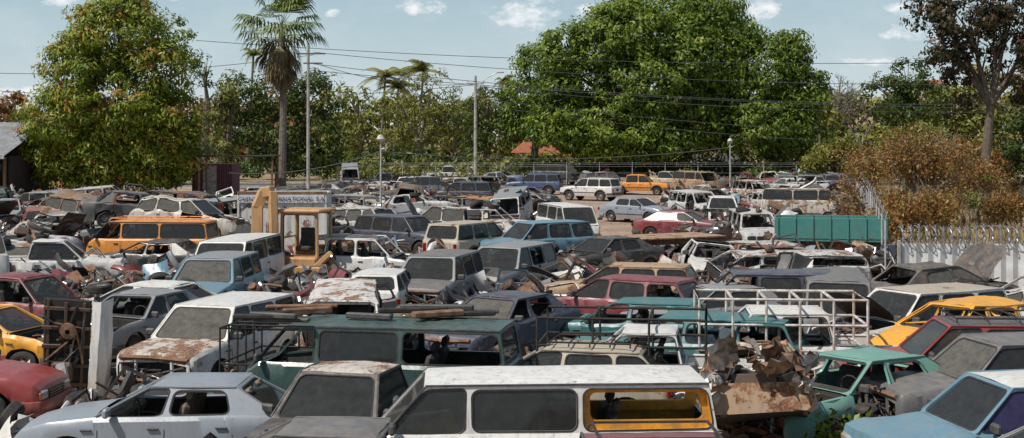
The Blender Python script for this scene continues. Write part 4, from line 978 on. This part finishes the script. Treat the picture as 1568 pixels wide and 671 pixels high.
sheetobj('ground',[(-1500,-200),(1500,-200),(1500,3000),(-1500,3000)],0,'dirt')
sheetobj('dry_grass_ground',[(12,41),(90,41),(400,132),(39,132)],.004,'dry_ground'); sheetobj('roadside_verge',[(-300,143.2),(400,143.2),(400,600),(-300,600)],.004,'dry_ground')
sheetobj('road',[(-300,133),(400,133),(400,141.5),(-300,141.5)],.012,'asphalt'); sheetobj('road_marking',[(-300,137.2),(400,137.2),(400,137.35),(-300,137.35)],.016,'roadpaint')
mb=MB(); box(mb,(50,132.85,.06),(700,.25,.14),'concrete',.01); box(mb,(50,141.7,.06),(700,.25,.14),'concrete',.01); mb.obj('road_kerb')
mb=MB(); V=[]
for i in range(25):
    for j in range(9):
        X=20+i*9; Y=255+j*14; V.append((X,Y,13.5*math.exp(-((X-95)/48)**2)*min(1,j/3)-.2))
mb.add(V,[(i*9+j,i*9+9+j,i*9+10+j,i*9+j+1) for i in range(24) for j in range(8)],'dry_ground',True); mb.obj('hill')
K=16000; X=NR.uniform(10,60,K); Y=NR.uniform(41,131,K); ok=X>11+(Y-40.6)*.218+.3; X=X[ok];Y=Y[ok]; K=len(X)
leaves('dry_grass',np.stack([X,Y,NR.uniform(.05,.4,K)],1),np.stack([NR.normal(size=K),NR.normal(size=K),NR.normal(size=K)*.1],1),.7,.14,NR.uniform(0,1,K),'grass_dry',droop=1.5)
x,y=at(1285,672,.6); c=NR.normal(size=(500,3))*np.array([.22,.2,.22])+np.array([x,y,.5]); leaves('leafy_weed',c,NR.normal(size=(500,3))+[0,-.3,.8],.13,.5,NR.uniform(.3,.6,500),'leaf_mango')
mb=MB()
for k in range(1100):
    y=R.uniform(22,95); x=R.uniform(-.4,.36)*y
    if x>rx(y): continue
    s=R.uniform(.03,.11); box(mb,(x,y,s*.3),(s,s*R.uniform(.7,1.3),s*.8),R.choice(['concrete','rust','dry_ground','plastic']),s*.28)
mb.obj('rubble_stones')
# ---------------------------------------------------------------- light, sky, camera
w=bpy.data.worlds.new('World'); scene.world=w; w.use_nodes=True; nt=w.node_tree; nt.nodes.clear(); out=nt.nodes.new('ShaderNodeOutputWorld')
sd=Vector((-.62,-.42,1.05)).normalized(); el=math.asin(sd.z); rot=math.atan2(sd.x,sd.y)
sky=N(nt,'ShaderNodeTexSky',sky_type='NISHITA'); sky.sun_disc=False; sky.sun_elevation=el; sky.sun_rotation=rot; sky.air_density=1.0; sky.dust_density=.8; sky.ozone_density=1.5
tc=N(nt,'ShaderNodeTexCoord'); sp=N(nt,'ShaderNodeSeparateXYZ',{0:tc.outputs['Generated']}); X,Y,Z=sp.outputs
ya=math_(nt,'MAXIMUM',math_(nt,'ABSOLUTE',Y),.05); ax=math_(nt,'DIVIDE',X,ya); az=math_(nt,'DIVIDE',Z,ya)
cv=N(nt,'ShaderNodeCombineXYZ',{0:ax,1:math_(nt,'MULTIPLY',az,1.6)})
nz=N(nt,'ShaderNodeTexNoise',{'Vector':cv.outputs[0],'Scale':75,'Detail':7,'Roughness':.62}).outputs[0]; nz2=N(nt,'ShaderNodeTexNoise',{'Vector':cv.outputs[0],'Scale':14,'Detail':6,'Roughness':.6}).outputs[0]
tot_=None
for (u,v,a,b) in((648,12,44,14),(805,22,58,28),(900,18,24,13),(1168,15,34,20),(1385,14,32,13),(1385,50,46,13),(90,2,30,9),(510,20,14,8),(20,140,60,9),(1340,95,60,8),(250,-15,60,18),(1000,-60,150,30)):
    du=math_(nt,'DIVIDE',math_(nt,'SUBTRACT',ax,(u-784)/F),a/F); dv=math_(nt,'DIVIDE',math_(nt,'SUBTRACT',az,(HZ-v)/F),b/F)
    r2=math_(nt,'ADD',math_(nt,'MULTIPLY',du,du),math_(nt,'MULTIPLY',dv,dv)); q=math_(nt,'SUBTRACT',1.0,r2)
    tot_=q if tot_ is None else math_(nt,'MAXIMUM',tot_,q)
tot_=math_(nt,'MAXIMUM',tot_,-1.2)
dens_=math_(nt,'ADD',tot_,math_(nt,'MULTIPLY',math_(nt,'SUBTRACT',nz,.5),4.2)); cl=ramp(nt,math_(nt,'MULTIPLY',dens_,.5),[(.1,0),(.7,.95)])
thin=math_(nt,'MULTIPLY',ramp(nt,nz2,[(.45,0),(.75,1)]),.3)
grad=mixc(nt,ramp(nt,Z,[(.0,0),(.11,1)]),(9.4,10.6,11.0),(5.8,8.2,9.5))
base=mixc(nt,ramp(nt,Z,[(.0,.9),(.12,.7),(.45,.1)]),sky.outputs[0],grad); base=mixc(nt,thin,base,(10.5,11.6,12.0)); fin=mixc(nt,cl,base,(13,13.2,13.4))
bg=N(nt,'ShaderNodeBackground',{'Color':fin,'Strength':.072}); nt.links.new(bg.outputs[0],out.inputs[0])
sl=bpy.data.lights.new('sun','SUN'); sl.energy=4.5; sl.angle=math.radians(.6); sl.color=(1,.95,.87); so=bpy.data.objects.new('sun',sl); link(so); so.rotation_euler=sd.to_track_quat('Z','Y').to_euler()
cam=bpy.data.cameras.new('camera'); co=bpy.data.objects.new('camera',cam); link(co); co.location=(0,0,CH); co.rotation_euler=(math.pi/2,0,0); cam.lens=50; cam.sensor_width=36; cam.shift_y=-131.5/1568; cam.clip_end=5000; cam.clip_start=.1; scene.camera=co
scene.view_settings.view_transform='Standard'; scene.view_settings.look='None'; scene.view_settings.exposure=0
print('done',time.time()-T0)
